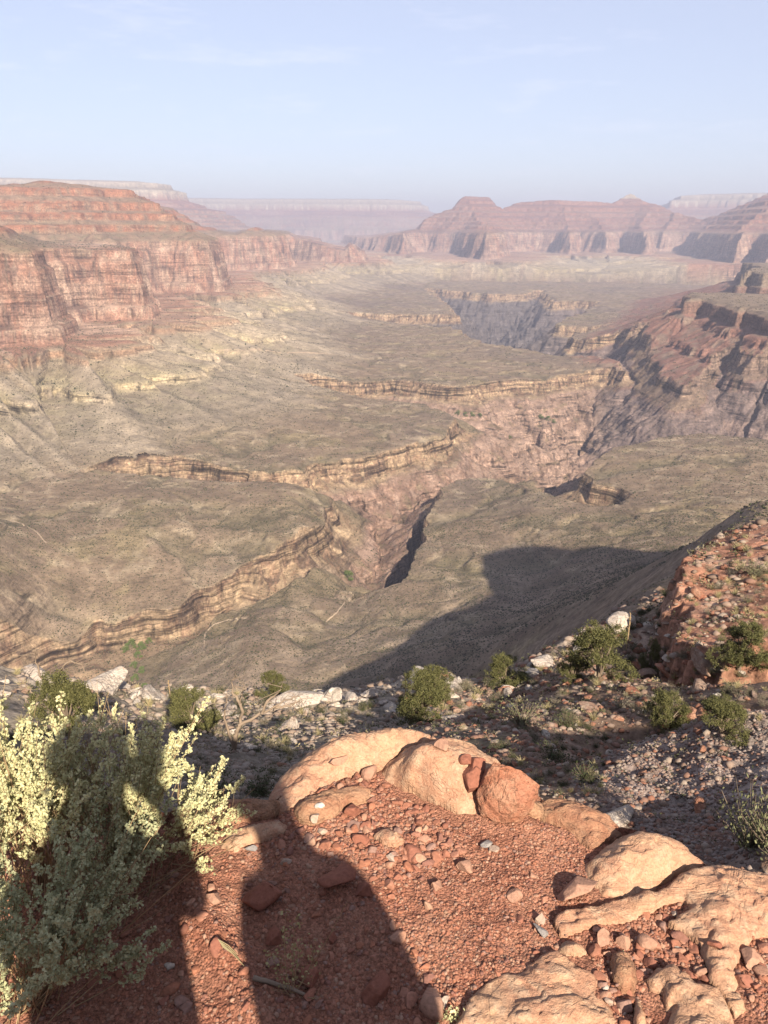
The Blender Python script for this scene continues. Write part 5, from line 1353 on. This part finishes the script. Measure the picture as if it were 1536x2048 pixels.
for i, (u, v, wpx, sq, lab, dd) in enumerate(((1372, 1442, 46, (1, .9, 1.1), "large dark red boulder behind the rubble mound", REDB), (1408, 1436, 34, (1, .9, 1), "dark red boulder beside the largest one behind the mound", REDB), (1406, 1330, 62, (1, .6, .7), "long pale boulder under the red ledge", BRNB),
        (1396, 1192, 34, (1, .9, .8), "rounded red boulder perched on the edge of the red ledge", REDB), (1446, 1160, 24, (1, .8, .7), "small rounded red boulder farther back on the ledge", REDB), (1296, 1356, 40, (1, .8, .9), "red and white boulder at the foot of the slim juniper", BRNB),
        (1330, 1362, 40, (1, .8, .5), "flat red boulder right of the red and white one", REDB), (1178, 1422, 44, (1, .8, .7), "square brown block in the middle of the slope", BRNB), (1266, 1384, 40, (1, .7, .5), "tilted red slab on the slope", REDB),
        (1398, 1380, 48, (1, .8, .8), "grey brown boulder at the centre right of the slope", BRNB), (1536, 1340, 46, (1, .9, .8), "dark red boulder cut by the right edge", REDB), (1006, 1384, 28, (1, .9, .9), "rusty rounded boulder left of the slope", REDB),
        (1076, 1366, 24, (1, .8, .9), "pink boulder on the crest below the knobbly limestone", BRNB), (1160, 1366, 24, (1, .8, .9), "small red boulder in front of the cone shaped juniper", REDB), (1290, 1700, 56, (1, .8, .7), "dark reddish rock at the foot of the rubble mound behind the ledge", REDB),
        (1350, 1712, 70, (1, .8, .6), "grey rock wedged behind the bedrock ledge", LIME), (1240, 1640, 60, (1, .7, 1), "pale grey pointed rock behind the right hand ledge", LIME), (1405, 1502, 22, (1, .8, .8), "single dark red stone on top of the rubble mound", REDB),
        (1400, 1620, 40, (1, .7, .6), "dark red slab on the lower rubble mound", REDB), (1290, 1548, 26, (1, .7, .6), "small dark red rock on the left of the rubble mound", REDB), (1536, 1730, 40, (1, .8, .9), "pink rock at the right edge just behind the ledge", BRNB))):
    rock(u, v, wpx * 1.1, lab, None, dd[i % 6], "boulder" if wpx > 30 else "rock", sq)
for n, zone, seed, kinds, lab, grp, pxr in ((54, Z_RIGHT, 24, (REDB, BRNB, REDB, LIME), "block of broken rock on the slope under the red ledge", "rocks under the red ledge", (9, 24)),
        (70, Z_MID, 22, (BRNB, LIME, REDB), "block of broken rock on the slope behind the domes", "rocks behind the domes", (9, 22)), (40, Z_LEFT, 21, (LIME, LIME, BRNB), "pale limestone block on the shelf behind the saltbush", "rocks behind the saltbush", (12, 30)),
        (34, Z_LEDGE, 23, (REDB, BRNB), "small stone on the red ledge", "stones on the red ledge", (5, 12)), (26, Z_CLIFF, 25, (BRNB, LIME), "rock in the shadow left of the red ledge", "rocks left of the red ledge", (8, 20)),
        (40, [(200, 1350), (700, 1385), (960, 1340), (1200, 1235), (1260, 1260), (1000, 1400), (600, 1440), (200, 1400)], 26, (LIME,), "jagged white limestone rock on the crest of the shelf", "white rocks along the crest", (14, 34))):
    for i, (u, v, p) in enumerate(scatter(n, zone, seed)):
        d_ = kinds[i % len(kinds)]
        rock(u, v, random.uniform(*pxr), lab, grp, d_[(i * 5) % 6], "rock", (1, random.uniform(.6, 1), random.uniform(.5, .95)))

# rubble of the mound and of the slope: nobody could count it
def rubble():
    V, F, C = [], [], []; off = 0; g = np.random.default_rng(55)
    pal_m = np.array([(.33, .265, .24), (.38, .31, .275), (.27, .2, .175), (.44, .37, .33), (.30, .18, .14)]); pal_s = np.array([(.40, .30, .24), (.34, .20, .15), (.46, .38, .31), (.38, .18, .12), (.30, .22, .17)])
    xs, ys, ss, cs = [], [], [], []
    for poly, n, a, b, pal in ((MOUND, 15000, .008, .04, pal_m),):
        P_ = np.array(poly); q = np.c_[g.uniform(P_[:, 0].min() - .3, P_[:, 0].max(), n * 2), g.uniform(P_[:, 1].min() - .3, P_[:, 1].max() + .3, n * 2)]
        d = poly_dist(q[:, 0], q[:, 1], P_)[0]; q = q[d > -.3][:n]
        xs.append(q[:, 0]); ys.append(q[:, 1]); ss.append(a + (b - a) * g.random(len(q)) ** 2.5); cs.append(pal[g.integers(len(pal), size=len(q))])
    n = 30000; a = np.radians(g.uniform(-29, 29, n)); r = np.exp(g.uniform(math.log(5), math.log(75), n)); r[:5000] = g.uniform(60, 300, 5000)
    xs.append(r * np.sin(a)); ys.append(r * np.cos(a)); ss.append(r * (.0015 + .0085 * g.random(n) ** 3.2)); cs.append(np.where((np.degrees(a) < 2)[:, None], np.array([(.50, .43, .36), (.42, .35, .29), (.36, .28, .22)])[g.integers(3, size=n)], pal_s[g.integers(5, size=n)]))
    x, y, s, c = np.concatenate(xs), np.concatenate(ys), np.concatenate(ss), np.concatenate(cs)
    z = ground_z(x, y); vs = VAR_T
    for k in range(len(x)):
        v, f = vs[k % len(vs)]
        V.append(v * s[k] + np.array([x[k], y[k], z[k] + s[k] * .15])); F.append(f + off); off += len(v); C.append(np.tile(c[k], (len(v), 1)))
    tag(mesh_obj("rubble", np.concatenate(V), np.concatenate(F), M_PEB, smooth=False, col=np.concatenate(C)), "broken stone rubble on the mound and the slope below", "rubble", kind="stuff")
rubble()

# ---------------------------------------------------------------- the dead tree, bare branches and dry stalks
def snag(root, label, limbs, r0, mat, name="dead_tree"):
    t = empty(name, root); tag(t, label, "dead tree")
    g = np.random.default_rng(99); 
    for i, pts in enumerate(limbs):
        W = Geo(); pts = np.array(pts, float)
        tt = np.linspace(0, len(pts) - 1, 14); ii = np.clip(tt.astype(int), 0, len(pts) - 2); f = (tt - ii)[:, None]; P_ = pts[ii] * (1 - f) + pts[ii + 1] * f
        P_[1:-1] = (P_[:-2] + 2 * P_[1:-1] + P_[2:]) / 4
        P_ = P_ + g.normal(size=P_.shape) * .012
        W.tube(P_, r0 * (1 if i == 0 else .55), r0 * (.45 if i == 0 else .12), 8)
        if i:
            for k in range(7):
                p = P_[int(g.integers(5, 14))]; q = p + g.normal(size=3) * np.array([.16, .1, .14]); W.tube([p, (p + q) / 2 + g.normal(size=3) * .03, q], r0 * .13, r0 * .05, 4)
        W.build("trunk" if i == 0 else "branch", mat, t, smooth=True)
    return t
p = hit(465, 1505, 6.0)
s = px_size(p, 88)                     # metres per 100 px there
def L_(*a): return [(x * s, y * s, z * s) for x, y, z in a]
snag(p, "weathered dead tree with a forked trunk behind the saltbush", [L_((0, 0, -.3), (.05, 0, .3), (.18, 0, .7), (.28, .02, 1.0)), L_((.28, .02, 1.0), (.26, 0, 1.35), (.34, 0, 1.6), (.42, 0, 1.72)), L_((.2, 0, .72), (.6, .05, .95), (.95, .1, 1.1), (1.35, .1, 1.38), (1.6, .1, 1.42)),
     L_((.05, 0, .2), (-.12, .03, .6), (-.1, .03, 1.1), (-.02, .03, 1.5)), L_((.7, .06, 1.0), (.85, .05, 1.35), (1.1, .05, 1.55), (1.2, .05, 1.75)), L_((.26, 0, 1.3), (.1, .05, 1.6), (.12, .05, 1.9)), L_((1.0, .1, 1.12), (1.3, .12, 1.15), (1.62, .12, 1.32))], .072 * s, M_DEAD)
p = hit(105, 1450, 6.0); s = px_size(p, 100)
snag(p, "pale leafless branches rising behind the left saltbush", [L_((0, 0, -.2), (.05, 0, .4), (.12, 0, .8)), L_((.1, 0, .7), (-.05, 0, 1.1), (-.1, 0, 1.5), (-.05, 0, 1.75)), L_((.12, 0, .8), (.3, .05, 1.2), (.55, .05, 1.45), (.8, .05, 1.3)), L_((.05, 0, .4), (-.3, .05, .7), (-.5, .05, 1.0)), L_((.12, .0, .75), (.5, .05, .95), (.75, .05, 1.0))], .05 * s, M_DEAD)
for u, v, h, lab in ((810, 1420, 78, "thin dry agave stalk in front of the flat white rock"), (1252, 1300, 82, "reddish dry agave stalk beside the pale outcrop"), (342, 1412, 60, "yellowish dry stalk standing behind the saltbush")):
    p = hit(u, v, 6.0); 
    if p:
        s = px_size(p, h); t = empty("agave_stalk", p); tag(t, lab, "dry stalk"); W = Geo(); W.tube([(0, 0, -.1), (.01 * s, 0, s * .5), (0, 0, s)], .018 * s, .012 * s, 6); W.build("stem", M_TWIG, t)
        W = Geo(); g_ = np.random.default_rng(int(u))
        for k in range(16):
            z0 = s * g_.uniform(.55, 1); a = g_.uniform(0, 6.28); W.tube([(0, 0, z0), (.03 * s * math.cos(a), .03 * s * math.sin(a), z0 + .02 * s)], .008 * s, .012 * s, 4)
        W.build("seed_pods", M_TWIG, t)

# ---------------------------------------------------------------- green trees by the creeks, scrub on the canyon floor
CREEK = [proto(juniper_kind(s, 2600, .07), "cottonwood_tree", (M_BARK, M_GRN), "tree") for s in (81, 82)]
for i, (u, v, h, lab, grp) in enumerate(((262, 1296, 17, "largest green tree at the bend of the near creek bed", None), (284, 1300, 15, "green tree touching the largest creek tree on its right", None), (250, 1304, 12, "small green tree left of the largest creek tree", None),
        (276, 1316, 13, "green tree just below the bend of the near creek", None), (268, 1334, 12, "green tree in the row along the near creek bed", "trees along the near creek"), (284, 1346, 12, "green tree in the row along the near creek bed", "trees along the near creek"), (270, 1360, 12, "green tree in the row along the near creek bed", "trees along the near creek"), (290, 1378, 12, "green tree in the row along the near creek bed", "trees along the near creek"),
        (298, 1286, 10, "small green tree upstream of the bend", None), (697, 1160, 18, "single round green tree at the mouth of the dark slot canyon", None), (915, 830, 8, "tree in the green strip under the tan cliff", "trees under the tan cliff"), (930, 833, 8, "tree in the green strip under the tan cliff", "trees under the tan cliff"), (945, 834, 8, "tree in the green strip under the tan cliff", "trees under the tan cliff"), (960, 835, 7, "tree in the green strip under the tan cliff", "trees under the tan cliff"),
        (1082, 838, 9, "tree at the top of the pink creek slope", "trees above the pink slope"), (1095, 844, 9, "tree at the top of the pink creek slope", "trees above the pink slope"), (1108, 848, 7, "tree at the top of the pink creek slope", "trees above the pink slope"), (1020, 878, 6, "tiny tree halfway down the pink slope", None))):
    p = hit(u, v, 200)
    if p: place(CREEK[i % 2], p, px_size(p, h) * 1.1, lab, grp, 1.15)

def scrub():
    g = np.random.default_rng(66); V, F, C = [], [], []
    bv, bf = ico(1); n0 = len(bv)
    def batch(n, rlo, rhi, slo, shi, azr=29, keep=None, far_ground=far_ground, smax=.9):
        a = np.radians(g.uniform(-azr, azr, n)); r = np.sqrt(g.uniform(rlo ** 2, rhi ** 2, n)); x, y = r * np.sin(a), r * np.cos(a)
        z = far_ground(x, y); zx = far_ground(x + 3, y); zy = far_ground(x, y + 3); sl = np.hypot(zx - z, zy - z) / 3
        k = (sl < smax) & (fbm(x / 45, y / 45, 3, 67) + .35 * g.normal(size=n) > -.12)
        if keep is not None: k &= keep(x, y, z)
        x, y, z = x[k], y[k], z[k]; s = g.uniform(slo, shi, len(x)) * g.uniform(.6, 1.2, len(x))
        v = bv[None] * (1 + .35 * g.normal(size=(len(x), n0, 1)).clip(-1, 1)) * s[:, None, None] * np.array([1, 1, .75]) + np.stack([x, y, z + s * .25], -1)[:, None]
        base = np.array([(.10, .10, .06), (.14, .125, .08), (.20, .17, .11), (.08, .09, .05)])[g.integers(4, size=len(x))]
        V.append(v.reshape(-1, 3)); F.append((bf[None] + (np.arange(len(x)) * n0)[:, None, None] + sum(len(q) for q in V[:-1])).reshape(-1, 3)); C.append(np.repeat(base, n0, 0))
    batch(14000, 60, 340, .2, .5, far_ground=ground_z, smax=1.7)
    batch(90000, 330, 1000, .42, .85); batch(60000, 950, 1900, .6, 1.15); batch(20000, 1800, 3600, 1.1, 2.0)
    batch(9000, 1300, 4200, 1.3, 2.4, keep=lambda x, y, z: (x < -200) & (z > -330))
    tag(mesh_obj("scrub", np.concatenate(V), np.concatenate(F), M_SCRUB, smooth=False, col=np.concatenate(C)), "low dark desert scrub dotted over the canyon floor and slopes", "scrub", kind="stuff")
M_SCRUB, N, L, b = new_mat("scrub_leaf", .95, .05)
at = N.new("ShaderNodeAttribute"); at.attribute_name = "Col"; L.new(at.outputs["Color"], b.inputs["Base Color"])
scrub()

def ground_cover():
    g = np.random.default_rng(71); G_ = Geo(); n = 2600; C = []
    a = np.radians(g.uniform(-29, 29, n)); r = np.exp(g.uniform(math.log(5.5), math.log(58), n)); x, y = r * np.sin(a), r * np.cos(a); z = ground_z(x, y)
    tint = np.array([(.10, .105, .06), (.17, .165, .10), (.30, .27, .18), (.48, .40, .24), (.13, .14, .075)])
    for i in range(n):
        s_ = r[i] * g.uniform(.004, .011); m = 26
        p = g.normal(size=(m, 3)) * s_ * np.array([.5, .5, .35]); p[:, 2] = np.abs(p[:, 2])
        G_.leaves(p + [x[i], y[i], z[i]], s_ * .42, g, .4); C.append(np.tile(tint[g.integers(5)], (4 * m, 1)))
    tag(mesh_obj("ground_cover", np.concatenate(G_.v), np.concatenate(G_.q), M_SCRUB, smooth=False, col=np.concatenate(C)), "low dry ground cover between the stones of the slope", "ground cover", kind="stuff")
ground_cover()
# ---------------------------------------------------------------- the two people whose shadows fall across the gravel
def person(loc, rz, label, arms, height=1.72, shirt=(.10, .14, .22), lean=0.0):
    t = empty("person", loc, rz); tag(t, label, "person")
    k = height / 1.72
    J = {}; E = []; 
    def j(n, x, y, z, r, par=None):
        x += lean * max(0.0, z - 1.30) / .35
        J[n] = (len(J), (x * k, y * k, z * k), r * k)
        if par: E.append((J[par][0], J[n][0]))
    j("pelvis", 0, 0, .95, .165); j("belly", 0, .01, 1.10, .17, "pelvis"); j("chest", 0, 0, 1.28, .175, "belly"); j("neck0", 0, -.01, 1.43, .105, "chest"); j("neck", 0, 0, 1.51, .066, "neck0"); j("head0", 0, .015, 1.58, .082, "neck"); j("head", 0, .015, 1.655, .09, "head0"); j("crown", 0, .0, 1.70, .07, "head")
    for s, nm in ((1, "r"), (-1, "l")):
        j(nm + "hip", .085 * s, 0, .86, .10, "pelvis"); j(nm + "knee", .10 * s, .015, .48, .058, nm + "hip"); j(nm + "calf", .10 * s, -.005, .34, .056, nm + "knee"); j(nm + "ank", .105 * s, -.02, .08, .04, nm + "calf"); j(nm + "toe", .12 * s, .13, .035, .036, nm + "ank")
        j(nm + "sh", .15 * s, 0, 1.365, .068, "chest")
        el, wr, pa = arms[nm]
        j(nm + "el", *el, .043, nm + "sh"); j(nm + "wr", *wr, .029, nm + "el"); j(nm + "palm", *pa, .032, nm + "wr")
        d = np.array(pa) - np.array(wr); d /= np.linalg.norm(d); side = np.cross(d, [0, 1, .01]); side /= np.linalg.norm(side) + 1e-9
        for q in range(4):
            b0 = np.array(pa) + d * .035 + side * (q - 1.5) * .02; ln = (.062, .072, .066, .052)[q]
            j(f"{nm}f{q}a", *b0, .0095, nm + "palm"); j(f"{nm}f{q}b", *(b0 + d * ln * .6 + np.array([0, -.008, 0])), .0085, f"{nm}f{q}a"); j(f"{nm}f{q}c", *(b0 + d * ln + np.array([0, -.024, 0])), .007, f"{nm}f{q}b")
        tb = np.array(pa) - d * .01 - side * .035 * s; j(f"{nm}t0", *tb, .011, nm + "palm"); j(f"{nm}t1", *(tb + d * .03 - side * .018 * s), .009, f"{nm}t0")
    me = bpy.data.meshes.new("body"); me.from_pydata([q[1] for q in J.values()], E, []); me.update()
    o = bpy.data.objects.new("body", me); COL.objects.link(o); o.parent = t
    sk = o.modifiers.new("skin", 'SKIN'); sub = o.modifiers.new("sub", 'SUBSURF'); sub.levels = sub.render_levels = 2
    for i, (n, q) in enumerate(J.items()):
        me.skin_vertices[0].data[i].radius = (q[2], q[2] * (.68 if n in ("chest", "belly", "pelvis") else 1))
    me.skin_vertices[0].data[0].use_root = True
    m, N, L, b = new_mat("clothed_body", .9, .1)
    sx = N.new("ShaderNodeSeparateXYZ"); L.new(n_obj(N, L), sx.inputs[0])
    c = n_ramp(N, L, n_math(N, L, 'DIVIDE', sx.outputs[2], 1.8 * k), [(.0, (.12, .08, .05)), (.04, (.12, .08, .05)), (.045, (.25, .21, .15)), (.52, (.25, .21, .15)), (.525, shirt), (.825, shirt), (.835, (.55, .36, .26)), (1, (.55, .36, .26))])
    L.new(c, b.inputs["Base Color"]); me.materials.append(m)
    bm = bmesh.new(); bmesh.ops.create_uvsphere(bm, u_segments=20, v_segments=12, radius=.1 * k)
    for v_ in bm.verts:
        v_.co.x += lean; v_.co.z = max(v_.co.z, -.02 * k) + 1.675 * k; v_.co.y = v_.co.y * 1.1 - .004
        if v_.co.z < 1.665 * k and v_.co.y > .05: v_.co.y = .05
    hm = bpy.data.meshes.new("hair"); bm.to_mesh(hm); bm.free()
    mh, N, L, b = new_mat("hair", .7, .3); b.inputs["Base Color"].default_value = (.05, .03, .02, 1); hm.materials.append(mh); hm.polygons.foreach_set("use_smooth", np.ones(len(hm.polygons), bool))
    h = bpy.data.objects.new("hair", hm); COL.objects.link(h); h.parent = t
    return t
person((-.075, -.24, GZ), 0, "person holding up a phone whose shadow falls on the saltbush",
       {"r": ((.19, .06, 1.17), (.12, .16, 1.40), (.05, .175, 1.48)), "l": ((-.19, .06, 1.17), (-.13, .16, 1.40), (-.055, .175, 1.48))}, 1.72, (.30, .10, .08))
person((.435, -.235, GZ), .05, "person with arms down who casts the wide shadow on the gravel",
       {"r": ((.175, -.02, 1.13), (.165, .03, .88), (.16, .05, .80)), "l": ((-.175, -.02, 1.13), (-.165, .03, .88), (-.16, .05, .80))}, 1.57, lean=-.055)
bm = bmesh.new(); bmesh.ops.create_cube(bm, size=1)
for v_ in bm.verts: v_.co = Vector((v_.co.x * .075, v_.co.y * .009, v_.co.z * .155))
bmesh.ops.bevel(bm, geom=bm.edges[:], offset=.003, segments=2, affect='EDGES')
pm = bpy.data.meshes.new("phone"); bm.to_mesh(pm); bm.free()
mp, N, L, b = new_mat("phone_case", .35, .5); b.inputs["Base Color"].default_value = (.02, .02, .025, 1); pm.materials.append(mp)
ph = bpy.data.objects.new("phone", pm); COL.objects.link(ph); ph.location = (.0, -.03, -.055); ph.rotation_euler = (-PITCH, 0, 0)
tag(ph, "dark phone held up in both hands at the viewpoint", "phone")
# ---------------------------------------------------------------- the air
def build_haze():
    X0, X1, Y0, Y1, Z0, Z1 = -23000, 23000, -1500, 22500, float(FZ.min()) - 1.0, float(FZ.max()) + 15
    v = [(x, y, z) for x in (X0, X1) for y in (Y0, Y1) for z in (Z0, Z1)]
    f = [(0, 1, 3, 2), (4, 6, 7, 5), (0, 4, 5, 1), (2, 3, 7, 6), (0, 2, 6, 4), (1, 5, 7, 3)]
    m = bpy.data.materials.new("haze_air"); m.use_nodes = True
    N, L = m.node_tree.nodes, m.node_tree.links
    N.clear()
    o = N.new("ShaderNodeOutputMaterial"); pv = N.new("ShaderNodeVolumePrincipled")
    pv.inputs["Color"].default_value = (.43, .465, .62, 1); pv.inputs["Density"].default_value = HAZE
    pv.inputs["Anisotropy"].default_value = 0.0
    L.new(pv.outputs[0], o.inputs["Volume"])
    h = mesh_obj("haze", v, f, m, smooth=False)
    tag(h, "thin lavender haze filling the canyon air", "haze", kind="stuff")
HAZE = 0.00009
build_haze()
